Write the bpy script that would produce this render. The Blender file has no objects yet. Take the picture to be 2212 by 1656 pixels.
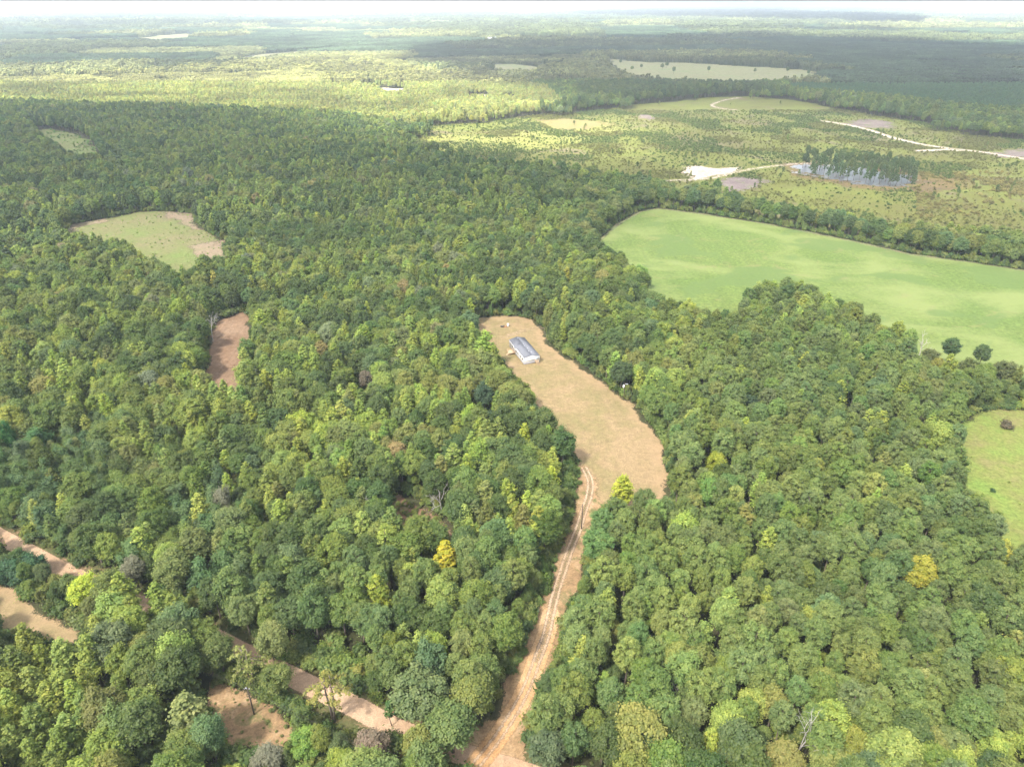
import bpy, math, random
import numpy as np
from math import radians, cos, sin, pi, hypot

# ------------------------------------------------------------------ camera, world, sun, exposure
SC = bpy.context.scene
COL = SC.collection
CAM_H = 170.0
PITCH = radians(28.2)
W_, H_, F_ = 2212.0, 1656.0, 1536.0

cam_d = bpy.data.cameras.new('camera')
cam_d.sensor_width = 36.0
cam_d.lens = 36.0 * F_ / W_
cam_d.clip_start = 1.0
cam_d.clip_end = 80000.0
cam = bpy.data.objects.new('camera', cam_d)
cam.location = (0, 0, CAM_H)
cam.rotation_euler = (pi / 2 - PITCH, 0, 0)
COL.objects.link(cam)
SC.camera = cam

SUN_EL, SUN_AZ = radians(52), radians(-138)      # azimuth clockwise from +Y: the sun stands to the left and a little behind
world = bpy.data.worlds.new('World')
SC.world = world
world.use_nodes = True
wn = world.node_tree
bg = wn.nodes['Background']
sky = wn.nodes.new('ShaderNodeTexSky')
sky.sky_type = 'NISHITA'
sky.sun_disc = False
sky.sun_elevation = SUN_EL
sky.sun_rotation = SUN_AZ
sky.dust_density = 3.0
sky.altitude = 100
wn.links.new(sky.outputs[0], bg.inputs[0])
bg.inputs[1].default_value = 0.125

sun_d = bpy.data.lights.new('sun', 'SUN')
sun_d.energy = 4.6
sun_d.angle = radians(5.0)
sun_d.color = (1.0, 0.955, 0.88)
sun = bpy.data.objects.new('sun', sun_d)
SDIR = (sin(SUN_AZ) * cos(SUN_EL), cos(SUN_AZ) * cos(SUN_EL), sin(SUN_EL))   # towards the sun
from mathutils import Vector, Matrix, Euler
sun.rotation_euler = Vector(SDIR).to_track_quat('Z', 'Y').to_euler()
sun.location = (-300, 0, 400)
COL.objects.link(sun)

SC.view_settings.view_transform = 'Standard'
SC.view_settings.look = 'None'
SC.view_settings.exposure = 1.6
SC.view_settings.gamma = 1
SC.render.film_transparent = False
SC.cycles.use_denoising = True
SC.cycles.max_bounces = 6
SC.cycles.diffuse_bounces = 3
SC.cycles.transmission_bounces = 4
SC.cycles.transparent_max_bounces = 16
SC.cycles.volume_bounces = 2
SC.cycles.caustics_reflective = False
SC.cycles.caustics_refractive = False
SC.cycles.use_adaptive_sampling = False

RNG = np.random.default_rng(7)
random.seed(7)

# ------------------------------------------------------------------ from a place in the photograph to a place on the land
def P(u, v, z=0.0):
    a = (u - W_ / 2) / F_
    b = -(v - H_ / 2) / F_
    dy = cos(PITCH) + b * sin(PITCH)
    dz = -sin(PITCH) + b * cos(PITCH)
    t = (z - CAM_H) / dz
    return (a * t, dy * t)

def UV(x, y, z):
    x = np.asarray(x, float); y = np.asarray(y, float); z = np.asarray(z, float)
    zz = z - CAM_H
    f = y * cos(PITCH) - zz * sin(PITCH)
    up = y * sin(PITCH) + zz * cos(PITCH)
    return W_ / 2 + F_ * x / f, H_ / 2 - F_ * up / f, f

OUTL = []
def PL(pts):
    q = np.array([P(*p) for p in pts])
    OUTL.append((len(pts), q, np.array([p[:2] for p in pts], float)))
    return q
def outline(poly):
    return [r for n_, q, r in OUTL if q is poly][0]

def sdf(poly, x, y):
    """signed distance to a polygon, positive inside"""
    x = np.asarray(x, float); y = np.asarray(y, float)
    d = np.full(x.shape, 1e18); ins = np.zeros(x.shape, bool)
    n = len(poly)
    for i in range(n):
        ax, ay = poly[i]; bx, by = poly[(i + 1) % n]
        ex, ey = bx - ax, by - ay
        t = np.clip(((x - ax) * ex + (y - ay) * ey) / (ex * ex + ey * ey + 1e-9), 0, 1)
        d = np.minimum(d, (x - ax - t * ex) ** 2 + (y - ay - t * ey) ** 2)
        c = (ay > y) != (by > y)
        with np.errstate(divide='ignore', invalid='ignore'):
            xi = (bx - ax) * (y - ay) / (by - ay + 1e-12) + ax
        ins ^= c & (x < xi)
    d = np.sqrt(d)
    return np.where(ins, d, -d)

def linedist(path, x, y):
    d = np.full(np.shape(x), 1e18)
    for (ax, ay), (bx, by) in zip(path[:-1], path[1:]):
        ex, ey = bx - ax, by - ay
        t = np.clip(((x - ax) * ex + (y - ay) * ey) / (ex * ex + ey * ey + 1e-9), 0, 1)
        d = np.minimum(d, (x - ax - t * ex) ** 2 + (y - ay - t * ey) ** 2)
    return np.sqrt(d)

def smooth_path(pts, n=6):
    pts = np.array(pts); out = []
    k = len(pts)
    for i in range(k - 1):
        p0 = pts[max(i - 1, 0)]; p1 = pts[i]; p2 = pts[i + 1]; p3 = pts[min(i + 2, k - 1)]
        for j in range(n):
            t = j / n
            out.append(0.5 * ((2 * p1) + (-p0 + p2) * t + (2 * p0 - 5 * p1 + 4 * p2 - p3) * t * t + (-p0 + 3 * p1 - 3 * p2 + p3) * t ** 3))
    out.append(pts[-1])
    return np.array(out)

def vnoise(x, y, s, seed=0):
    """smooth value noise 0..1"""
    x = np.asarray(x) / s + seed * 17.3; y = np.asarray(y) / s - seed * 9.1
    xi = np.floor(x).astype(np.int64); yi = np.floor(y).astype(np.int64)
    fx = x - xi; fy = y - yi
    fx = fx * fx * (3 - 2 * fx); fy = fy * fy * (3 - 2 * fy)
    def h(a, b):
        k = (a * 73856093) ^ (b * 19349663) ^ (seed * 83492791)
        k = (k ^ (k >> 13)) * 1274126177
        return ((k ^ (k >> 16)) & 0xffff) / 65535.0
    return (h(xi, yi) * (1 - fx) + h(xi + 1, yi) * fx) * (1 - fy) + (h(xi, yi + 1) * (1 - fx) + h(xi + 1, yi + 1) * fx) * fy

# ------------------------------------------------------------------ materials
def newmat(name):
    m = bpy.data.materials.new(name); m.use_nodes = True
    nt = m.node_tree; nt.nodes.clear()
    out = nt.nodes.new('ShaderNodeOutputMaterial')
    return m, nt, out

def N(nt, t, **kw):
    n = nt.nodes.new(t)
    for k, v in kw.items():
        if k.startswith('i_'):
            key = k[2:]
            key = int(key) if key.isdigit() else key.replace('_', ' ')
            n.inputs[key].default_value = v
        else:
            setattr(n, k, v)
    return n

def noise(nt, scale, detail=4, rough=0.55, vec=None, dist=0.0):
    n = N(nt, 'ShaderNodeTexNoise', i_Scale=scale, i_Detail=detail, i_Roughness=rough, i_Distortion=dist)
    if vec is not None: nt.links.new(vec, n.inputs['Vector'])
    return n.outputs['Fac']

def ramp(nt, fac, stops):
    r = N(nt, 'ShaderNodeValToRGB')
    e = r.color_ramp.elements
    while len(e) < len(stops): e.new(0.5)
    for i, (p, c) in enumerate(stops):
        e[i].position = p
        e[i].color = (c, c, c, 1) if isinstance(c, (int, float)) else (*c, 1)
    nt.links.new(fac, r.inputs[0])
    return r.outputs[0]

def mixc(nt, fac, a, b, mode='MIX'):
    m = N(nt, 'ShaderNodeMix', data_type='RGBA', blend_type=mode)
    for s, v in ((m.inputs[0], fac), (m.inputs[6], a), (m.inputs[7], b)):
        if isinstance(v, (int, float)): s.default_value = v
        elif isinstance(v, tuple): s.default_value = (*v, 1)
        else: nt.links.new(v, s)
    return m.outputs[2]

def math_(nt, op, a, b=0.0, c=0.0, clamp=False):
    m = N(nt, 'ShaderNodeMath', operation=op, use_clamp=clamp)
    for s, v in zip(m.inputs, (a, b, c)):
        if isinstance(v, (int, float)): s.default_value = v
        else: nt.links.new(v, s)
    return m.outputs[0]

def plain(name, col, rough=0.7, var=0.15, scale=3.0, metal=0.0):
    m, nt, out = newmat(name)
    tc = N(nt, 'ShaderNodeTexCoord')
    f = noise(nt, scale, 4, 0.6, tc.outputs['Object'])
    c = mixc(nt, f, tuple(x * (1 - var) for x in col), tuple(min(1, x * (1 + var)) for x in col))
    b = N(nt, 'ShaderNodeBsdfPrincipled', i_Roughness=rough, i_Metallic=metal)
    nt.links.new(c, b.inputs['Base Color']); nt.links.new(b.outputs[0], out.inputs[0])
    return m

GS = 0.72
def ground_mat(name, cols, s1=0.02, s2=0.3, bump=0.3, fine=1.5, feather=0.0, rough=0.95, streak=None, stops=(0.36, 0.5, 0.64), extra=None, fray=3.2):
    """soil or grass in three or four tones; 'edge' is the distance from the patch's rim, used to fray it"""
    cols = [tuple(GS * q for q in c_) for c_ in cols]
    m, nt, out = newmat(name)
    geo = N(nt, 'ShaderNodeNewGeometry')
    pos = geo.outputs['Position']
    n1 = noise(nt, s1, 5, 0.6, pos, 0.4)
    n2 = noise(nt, s2, 6, 0.65, pos)
    n3 = noise(nt, fine, 4, 0.7, pos)
    k = math_(nt, 'ADD', math_(nt, 'MULTIPLY', n1, 0.6), math_(nt, 'MULTIPLY', n2, 0.4))
    c = ramp(nt, k, list(zip(stops, cols[:3])))
    dk = ramp(nt, n3, [(0.3, 0.72), (0.5, 1.0), (0.7, 1.22)])
    c = mixc(nt, 1.0, c, dk, 'MULTIPLY')
    c = mixc(nt, 1.0, c, ramp(nt, noise(nt, 0.45, 5, 0.75, pos, 0.6), [(0.32, 0.80), (0.5, 1.0), (0.68, 1.22)]), 'MULTIPLY')
    if len(cols) > 3:
        n4 = noise(nt, s2 * 0.35, 7, 0.7, pos, 0.8)
        c = mixc(nt, ramp(nt, n4, [(0.54, 0.0), (0.64, 1.0)]), c, cols[3])
    if streak:
        ang, sc, amt = streak
        mp = N(nt, 'ShaderNodeMapping', vector_type='POINT')
        mp.inputs['Rotation'].default_value = (0, 0, ang)
        mp.inputs['Scale'].default_value = (sc, sc * 0.04, 1)
        nt.links.new(pos, mp.inputs['Vector'])
        ns = noise(nt, 1.0, 4, 0.6, mp.outputs[0], 0.5)
        c = mixc(nt, 1.0, c, ramp(nt, ns, [(0.3, 1 - amt), (0.7, 1 + amt)]), 'MULTIPLY')
    if extra: c = extra(nt, pos, c)
    b = N(nt, 'ShaderNodeBsdfPrincipled', i_Roughness=rough)
    b.inputs['Specular IOR Level'].default_value = 0.15
    nt.links.new(c, b.inputs['Base Color'])
    if bump:
        bp = N(nt, 'ShaderNodeBump', i_Strength=bump, i_Distance=0.6)
        nt.links.new(n2, bp.inputs['Height']); nt.links.new(bp.outputs[0], b.inputs['Normal'])
    sh = b.outputs[0]
    if feather:
        at = N(nt, 'ShaderNodeAttribute', attribute_name='edge')
        ne = noise(nt, 1.2 / feather, 6, 0.75, pos)
        nf = noise(nt, 6.0 / feather, 3, 0.8, pos)
        e = math_(nt, 'ADD', math_(nt, 'DIVIDE', at.outputs['Fac'], feather),
                  math_(nt, 'ADD', math_(nt, 'MULTIPLY', math_(nt, 'SUBTRACT', ne, 0.5), fray), math_(nt, 'MULTIPLY', math_(nt, 'SUBTRACT', nf, 0.5), fray * 0.45)))
        e = math_(nt, 'MULTIPLY', e, 2.2, clamp=True)
        tr = N(nt, 'ShaderNodeBsdfTransparent')
        mx = N(nt, 'ShaderNodeMixShader')
        nt.links.new(e, mx.inputs[0]); nt.links.new(tr.outputs[0], mx.inputs[1]); nt.links.new(sh, mx.inputs[2])
        sh = mx.outputs[0]
    nt.links.new(sh, out.inputs[0])
    return m

def leaf_mat():
    """every crown: its own tint comes from the tree, its clump and leaf variation from the mesh"""
    m, nt, out = newmat('foliage')
    ti = N(nt, 'ShaderNodeAttribute', attribute_type='INSTANCER', attribute_name='tint')
    va = N(nt, 'ShaderNodeAttribute', attribute_name='var')
    hs = N(nt, 'ShaderNodeHueSaturation')
    nt.links.new(ti.outputs['Color'], hs.inputs['Color'])
    nt.links.new(math_(nt, 'ADD', 0.5, math_(nt, 'MULTIPLY', math_(nt, 'SUBTRACT', 0.5, va.outputs['Fac']), 0.05)), hs.inputs['Hue'])
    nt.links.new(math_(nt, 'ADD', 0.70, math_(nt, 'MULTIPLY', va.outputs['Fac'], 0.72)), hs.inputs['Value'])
    d = N(nt, 'ShaderNodeBsdfDiffuse', i_Roughness=0.6)
    t = N(nt, 'ShaderNodeBsdfTranslucent')
    g = N(nt, 'ShaderNodeBsdfGlossy', i_Roughness=0.55)
    g.inputs['Color'].default_value = (0.5, 0.5, 0.5, 1)
    warm = mixc(nt, 1.0, hs.outputs[0], (1.12, 1.1, 0.72), 'MULTIPLY')
    nt.links.new(hs.outputs[0], d.inputs[0]); nt.links.new(warm, t.inputs[0])
    m1 = N(nt, 'ShaderNodeMixShader', i_0=0.28); m2 = N(nt, 'ShaderNodeMixShader', i_0=0.03)
    nt.links.new(d.outputs[0], m1.inputs[1]); nt.links.new(t.outputs[0], m1.inputs[2])
    nt.links.new(m1.outputs[0], m2.inputs[1]); nt.links.new(g.outputs[0], m2.inputs[2])
    nt.links.new(m2.outputs[0], out.inputs[0])
    return m

M_LEAF = leaf_mat()
M_BARK = plain('bark', (0.16, 0.125, 0.095), 0.9, 0.35, 2.0)
M_GREYBARK = plain('weathered_bare_wood', (0.42, 0.39, 0.35), 0.9, 0.3, 2.0)

# ------------------------------------------------------------------ object helpers
def mesh_np(name, V, Fq, mats, attrs=None, matidx=None, smooth=False):
    V = np.asarray(V, np.float32)
    me = bpy.data.meshes.new(name)
    if isinstance(Fq, list) and isinstance(Fq[0], tuple): Fq = [Fq]
    Fs = [np.asarray(f, np.int32) for f in (Fq if isinstance(Fq, list) else [Fq]) if len(f)]
    loops = np.concatenate([f.ravel() for f in Fs])
    cnt = np.concatenate([np.full(len(f), f.shape[1], np.int32) for f in Fs])
    st = np.concatenate([[0], np.cumsum(cnt)[:-1]]).astype(np.int32)
    me.vertices.add(len(V)); me.vertices.foreach_set('co', V.ravel())
    me.loops.add(len(loops)); me.loops.foreach_set('vertex_index', loops)
    me.polygons.add(len(cnt)); me.polygons.foreach_set('loop_start', st)
    for m in mats: me.materials.append(m)
    if matidx is not None: me.polygons.foreach_set('material_index', np.asarray(matidx, np.int32))
    if smooth: me.polygons.foreach_set('use_smooth', np.ones(len(cnt), bool))
    me.update(calc_edges=True)
    for k, (dom, arr) in (attrs or {}).items():
        a = me.attributes.new(k, 'FLOAT', dom); a.data.foreach_set('value', np.asarray(arr, np.float32))
    return me

def link(name, me, parent=None, loc=None, rot=None, scale=None):
    o = bpy.data.objects.new(name, me); COL.objects.link(o)
    if parent is not None: o.parent = parent
    if loc is not None: o.location = loc
    if rot is not None: o.rotation_euler = rot
    if scale is not None: o.scale = scale
    return o

def tag(o, label=None, cat=None, group=None, kind=None):
    if label: o['label'] = label
    if cat: o['category'] = cat
    if group: o['group'] = group
    if kind: o['kind'] = kind
    return o

class MB:
    """collects boxes and tubes into one mesh"""
    def __init__(s): s.V = []; s.F3 = []; s.F4 = []; s.n = 0
    def add(s, V, F):
        for f in F:
            if len(f) > 4:
                for i in range(1, len(f) - 1): s.F3.append([f[0] + s.n, f[i] + s.n, f[i + 1] + s.n])
            else: (s.F4 if len(f) == 4 else s.F3).append([i + s.n for i in f])
        s.V += [tuple(v) for v in V]; s.n += len(V)
    def box(s, x0, x1, y0, y1, z0, z1):
        V = [(x, y, z) for z in (z0, z1) for y in (y0, y1) for x in (x0, x1)]
        s.add(V, [(0, 2, 3, 1), (4, 5, 7, 6), (0, 1, 5, 4), (2, 6, 7, 3), (0, 4, 6, 2), (1, 3, 7, 5)])
        return s
    def tube(s, pts, rad, k=6, cap=True):
        pts = [Vector(p) for p in pts]; rings = []
        base = s.n; V = []
        for i, p in enumerate(pts):
            d = (pts[min(i + 1, len(pts) - 1)] - pts[max(i - 1, 0)]).normalized()
            a = d.orthogonal().normalized(); b = d.cross(a)
            r = rad[i] if isinstance(rad, (list, tuple)) else rad
            for j in range(k):
                t = 2 * pi * j / k
                V.append(tuple(p + (a * cos(t) + b * sin(t)) * r))
        F = []
        for i in range(len(pts) - 1):
            for j in range(k):
                F.append((i * k + j, i * k + (j + 1) % k, (i + 1) * k + (j + 1) % k, (i + 1) * k + j))
        if cap:
            n = len(V); V += [tuple(pts[0]), tuple(pts[-1])]
            for j in range(k):
                F.append((n, (j + 1) % k, j)); F.append((n + 1, (len(pts) - 1) * k + j, (len(pts) - 1) * k + (j + 1) % k))
        s.add(V, F); return s
    def mesh(s, name, mat):
        return mesh_np(name, s.V, [x for x in (s.F4, s.F3) if x], [mat])
    def build(s, name, mat, parent=None, **kw):
        return link(name, s.mesh(name, mat), parent, **kw)

# ------------------------------------------------------------------ the layout: outlines on the land
YARD = PL([(1030, 683, 0), (1100, 681, 0), (1150, 690, 0), (1172, 708, 0), (1190, 742, 1), (1245, 777, 1), (1290, 812, 1), (1330, 846, 1), (1372, 872, 1),
           (1395, 905, 1), (1425, 942, 2), (1432, 975, 2), (1446, 1020, 3), (1450, 1068, 4), (1450, 1068, 13), (1390, 1062, 13), (1330, 1085, 6),
           (1300, 1090, 0), (1262, 1082, 0), (1240, 1062, 0), (1244, 1010, 3), (1250, 975, 10), (1240, 930, 13), (1190, 895, 14), (1160, 880, 11), (1155, 840, 11),
           (1130, 810, 10), (1085, 775, 4), (1075, 745, 10), (1035, 712, 14), (1028, 700, 6)])
STRIP = PL([(1244, 1008, 2), (1238, 1062, 2), (1222, 1130, 2), (1198, 1200, 2), (1175, 1260, 2), (1150, 1320, 1), (1128, 1390, 1), (1108, 1440, 1), (1080, 1505, 1),
            (1050, 1560, 2), (1015, 1592, 1), (1015, 1640, 0), (1080, 1720, 0), (1150, 1720, 0), (1135, 1600, 3), (1135, 1545, 4), (1148, 1500, 5), (1175, 1450, 5), (1208, 1390, 4), (1215, 1350, 2),
            (1240, 1290, 2), (1256, 1240, 2), (1262, 1180, 3), (1285, 1115, 2), (1305, 1088, 0), (1290, 1040, 0), (1265, 1005, 0)])
TRACKC = smooth_path(PL([(1262, 1010), (1275, 1040), (1272, 1072), (1262, 1100), (1250, 1140), (1234, 1180), (1217, 1230), (1201, 1280), (1190, 1325), (1180, 1370), (1162, 1420),
                         (1140, 1480), (1112, 1535), (1080, 1585), (1050, 1625), (1030, 1650)]))
ROADC = smooth_path(PL([(-330, 1010), (-180, 1075), (-60, 1128), (40, 1180), (150, 1238), (270, 1290), (400, 1345), (520, 1405), (640, 1465), (760, 1522), (860, 1575), (1000, 1628), (1130, 1668), (1300, 1730)]))
ROAD_W = 6.4
POLEPATCH = PL([(440, 1470, 0), (520, 1488, 0), (600, 1530, 0), (625, 1560, 0), (640, 1600, 0), (600, 1620, 6), (520, 1600, 4), (480, 1580, 8), (450, 1530, 6)])
LEFTFIELD = PL([(-200, 1170, 0), (-60, 1225, 0), (0, 1253, 0), (60, 1290, 1), (120, 1325, 1), (170, 1350, 2), (182, 1362, 2), (150, 1375, 6), (130, 1360, 9), (90, 1340, 12), (30, 1310, 13), (0, 1290, 14), (-80, 1262, 14), (-250, 1200, 14)])
PLOW = PL([(537, 672, 0), (500, 682, 0), (470, 695, 0), (452, 712, 2), (446, 740, 6), (437, 775, 8), (440, 805, 13), (470, 812, 14), (497, 835, 14), (508, 838, 14), (520, 800, 8), (512, 755, 10), (535, 735, 8), (541, 700, 5)])
MEADOW = PL([(130, 497, 4), (160, 485, 0), (240, 470, 0), (300, 458, 0), (360, 457, 0), (415, 463, 0), (420, 480, 0), (445, 500, 0), (490, 520, 2), (488, 548, 10), (440, 558, 13),
             (380, 580, 14), (330, 560, 14), (290, 532, 14), (240, 510, 14), (200, 512, 14), (160, 512, 14)])
SLIVER = PL([(75, 274, 4), (110, 280, 0), (165, 290, 0), (195, 305, 0), (210, 322, 3), (212, 333, 12), (180, 336, 14), (150, 322, 14), (120, 305, 14), (95, 290, 14)])
GLADE = PL([(860, 1058, 0), (900, 1080, 0), (940, 1105, 0), (985, 1140, 0), (990, 1165, 5), (960, 1160, 8), (900, 1140, 8), (850, 1110, 8), (825, 1080, 6)])
FIELD = PL([(1288, 512, 4), (1330, 482, 1), (1380, 456, 0), (1422, 449, 0), (1500, 459, 0), (1600, 474, 0), (1700, 491, 0), (1850, 521, 0), (1970, 549, 0), (2100, 566, 0), (2212, 583, 0), (2450, 618, 0),
            (2600, 900, 14), (2300, 805, 14), (2212, 790, 14), (2120, 782, 14), (2050, 765, 14), (1980, 725, 14), (1900, 690, 14), (1830, 655, 14), (1750, 622, 14), (1690, 606, 14), (1620, 622, 14), (1598, 655, 14), (1590, 668, 14),
            (1540, 660, 14), (1480, 645, 14), (1425, 645, 14), (1398, 610, 14), (1395, 585, 14), (1350, 550, 10), (1305, 532, 7)])
CUT = PL([(862, 292, 6), (900, 277, 0), (1000, 268, 0), (1100, 256, 0), (1150, 250, 0), (1250, 243, 0), (1330, 232, 0), (1400, 224, 0), (1500, 214, 0), (1570, 208, 0), (1700, 214, 0), (1800, 233, 0),
          (1900, 252, 0), (2000, 266, 0), (2100, 292, 0), (2212, 304, 0), (2500, 330, 0), (2700, 590, 14), (2400, 535, 14), (2212, 500, 14), (2100, 490, 14), (1950, 482, 14), (1850, 462, 14), (1770, 455, 14),
          (1650, 436, 14), (1580, 416, 14), (1540, 404, 14), (1480, 404, 14), (1420, 390, 14), (1350, 375, 14), (1200, 352, 14), (1050, 338, 14), (950, 322, 14), (880, 308, 12)])
EAST = PL([(2072, 905, 8), (2100, 890, 2), (2140, 884, 0), (2212, 886, 0), (2500, 890, 0), (2600, 1230, 10), (2300, 1160, 13), (2212, 1140, 14), (2170, 1110, 14), (2120, 1070, 12), (2095, 1030, 8), (2085, 960, 8)])
PASTURE = PL([(1310, 128, 0), (1380, 134, 0), (1480, 136, 0), (1560, 141, 0), (1650, 146, 0), (1730, 152, 0), (1775, 160, 0), (1750, 172, 8), (1680, 178, 10), (1560, 176, 12), (1450, 172, 12), (1380, 165, 12), (1330, 152, 8)])
PASTURE2 = PL([(1062, 140, 0), (1110, 138, 0), (1165, 146, 0), (1150, 158, 8), (1100, 160, 8), (1070, 155, 8)])
FARFIELD1 = PL([(290, 84, 0), (360, 76, 0), (400, 73, 0), (430, 78, 0), (400, 90, 0), (330, 92, 0)])
FARFIELD2 = PL([(510, 128, 0), (560, 118, 0), (650, 111, 0), (740, 104, 0), (700, 112, 0), (600, 122, 0), (540, 133, 0)])
SANDA = PL([(770, 190, 0), (805, 186, 0), (812, 190, 0), (875, 192, 0), (872, 208, 0), (850, 210, 0), (825, 205, 0), (815, 196, 0)])
SANDB = PL([(1012, 205, 0), (1050, 205, 0), (1058, 213, 0), (1050, 221, 0), (1015, 217, 0)])
SANDC = PL([(1085, 210, 0), (1110, 208, 0), (1112, 216, 0), (1092, 217, 0)])
FARW1 = PL([(105, 62, 0), (150, 59, 0), (205, 60, 0), (195, 65, 0), (120, 66, 0)])
FARW2 = PL([(-40, 40, 0), (60, 36.5, 0), (120, 38, 0), (60, 41.5, 0), (-40, 42.5, 0)])
FARW3 = PL([(1820, 54, 0), (2300, 58, 0), (2300, 62, 0), (1900, 59, 0)])
FARW4 = PL([(2060, 100, 0), (2350, 96, 0), (2350, 101, 0), (2160, 105, 0)])
SANDPAD = PL([(1468, 372, 0), (1500, 360, 0), (1530, 357, 0), (1560, 363, 0), (1600, 360, 0), (1590, 370, 0), (1555, 380, 0), (1530, 392, 0), (1490, 394, 0), (1505, 384, 0)])
SLASH = PL([(1540, 388, 0), (1570, 382, 0), (1620, 387, 0), (1680, 390, 0), (1640, 400, 0), (1605, 412, 0), (1560, 414, 0), (1550, 400, 0)])
SLASH2 = PL([(1822, 263, 0), (1880, 258, 0), (1930, 264, 0), (1945, 274, 0), (1890, 280, 0), (1840, 276, 0)])
SLASH3 = PL([(2120, 330, 0), (2190, 322, 0), (2300, 330, 0), (2300, 342, 0), (2160, 338, 0)])
SLASH4 = PL([(1383, 248, 0), (1410, 250, 0), (1420, 258, 0), (1390, 262, 0), (1375, 255, 0)])
RED = PL([(1160, 262, 0), (1220, 257, 0), (1290, 262, 0), (1330, 270, 0), (1270, 280, 0), (1200, 280, 0)])
POND = PL([(1700, 357, 0), (1760, 352, 0), (1850, 362, 0), (1930, 372, 0), (1985, 378, 0), (1988, 400, 0), (1930, 408, 0), (1870, 402, 0), (1790, 388, 0), (1730, 376, 0), (1705, 368, 0)])
PONDRIM = PL([(1680, 355, 0), (1760, 346, 0), (1860, 356, 0), (1950, 368, 0), (2050, 372, 0), (2110, 385, 0), (2080, 410, 0), (1990, 418, 0), (1900, 414, 0), (1830, 404, 0), (1760, 390, 0), (1700, 378, 0)])
SANDROADS = [smooth_path(PL(q)) for q in (
    [(1540, 385), (1590, 372), (1640, 363), (1700, 356), (1760, 352)],
    [(1390, 388), (1440, 390), (1500, 388), (1540, 384)],
    [(1780, 262), (1830, 270), (1880, 282), (1930, 298), (1990, 312), (2060, 322), (2130, 330), (2212, 343), (2330, 360)],
    [(1985, 326), (2050, 324), (2100, 326)],
    [(1597, 211), (1560, 218), (1538, 228), (1560, 235), (1590, 238)])]

# ------------------------------------------------------------------ ground sheets
def sheet(name, f, bounds, step, z, mat, feather, dom=None):
    """grid sheet over the area where f(x, y) > -feather; keeps the rim distance as 'edge'"""
    x0, x1, y0, y1 = bounds
    nx = int((x1 - x0) / step) + 2; ny = int((y1 - y0) / step) + 2
    gx, gy = np.meshgrid(x0 + np.arange(nx) * step, y0 + np.arange(ny) * step)
    d = f(gx, gy)
    keep = d > -feather * 1.6
    ij = keep[:-1, :-1] | keep[1:, :-1] | keep[:-1, 1:] | keep[1:, 1:]
    jj, ii = np.nonzero(ij)
    a = jj * nx + ii
    q = np.stack([a, a + 1, a + nx + 1, a + nx], 1)
    used, inv = np.unique(q.ravel(), return_inverse=True)
    V = np.stack([gx.ravel()[used], gy.ravel()[used], np.full(len(used), z)], 1)
    me = mesh_np(name, V, inv.reshape(-1, 4), [mat], {'edge': ('POINT', d.ravel()[used])})
    return tag(link(name, me), kind='structure')

def bb(poly, pad):
    return (poly[:, 0].min() - pad, poly[:, 0].max() + pad, poly[:, 1].min() - pad, poly[:, 1].max() + pad)

def psheet(name, poly, step, z, mat, feather, amp=None):
    amp = feather * 1.2 if amp is None else amp
    def f(x, y):
        w = max(8.0, feather * 5)
        dx = (vnoise(x, y, w, 51) - 0.5) + 0.5 * (vnoise(x, y, w * 0.35, 52) - 0.5); dy = (vnoise(x, y, w, 53) - 0.5) + 0.5 * (vnoise(x, y, w * 0.35, 54) - 0.5)
        return sdf(poly, x + dx * amp * 2, y + dy * amp * 2)
    return sheet(name, f, bb(poly, feather * 2 + step + amp), step, z, mat, feather)

def lsheet(name, paths, w, step, z, mat, feather):
    allp = np.concatenate(paths)
    return sheet(name, lambda x, y: w / 2 - np.min([linedist(p, x, y) for p in paths], axis=0), bb(allp, w + feather * 2), step, z, mat, feather)

# base ground to the horizon: rings of quads
gv, gf = [], []
rad = [0, 100, 250, 500, 900, 1500, 2500, 4000, 7000, 12000, 20000, 34000]
K = 48
for r in rad:
    for j in range(K): gv.append((r * cos(2 * pi * j / K), r * sin(2 * pi * j / K), 0))
for i in range(len(rad) - 1):
    for j in range(K): gf.append((i * K + j, (i + 1) * K + j, (i + 1) * K + (j + 1) % K, i * K + (j + 1) % K))
m_floor = ground_mat('forest_floor', [(0.055, 0.052, 0.026), (0.07, 0.075, 0.03), (0.085, 0.07, 0.042)], 0.03, 0.4)
tag(link('ground', mesh_np('ground', gv, gf, [m_floor])), kind='structure')

def yard_extra(nt, pos, c):
    # scattered straw-pale flecks
    n = noise(nt, 0.55, 8, 0.8, pos)
    c = mixc(nt, ramp(nt, n, [(0.60, 0.0), (0.68, 0.75)]), c, (0.38, 0.29, 0.175))
    at = N(nt, 'ShaderNodeAttribute', attribute_name='edge')
    e = math_(nt, 'ADD', math_(nt, 'DIVIDE', at.outputs['Fac'], 9.0), math_(nt, 'MULTIPLY', math_(nt, 'SUBTRACT', noise(nt, 0.09, 6, 0.7, pos), 0.5), 2.4))
    return mixc(nt, ramp(nt, e, [(0.10, 0.55), (0.85, 0.0)]), c, (0.36, 0.245, 0.14))
m_yard = ground_mat('mown_straw_grass', [(0.375, 0.27, 0.145), (0.32, 0.245, 0.12), (0.26, 0.225, 0.095)], 0.03, 0.16, 0.3, 1.8, 2.0, streak=(radians(-38), 0.8, 0.05), extra=yard_extra, stops=(0.42, 0.5, 0.62))
m_sandy = ground_mat('pale_sandy_soil', [(0.46, 0.31, 0.19), (0.52, 0.38, 0.25), (0.60, 0.46, 0.32)], 0.05, 0.5, 0.3, 2.5, 1.0, fray=2.0)
m_strip = ground_mat('rough_cleared_soil', [(0.24, 0.155, 0.085), (0.40, 0.26, 0.135), (0.52, 0.37, 0.22), (0.16, 0.17, 0.06)], 0.06, 0.35, 0.6, 1.6, 1.6)
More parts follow.
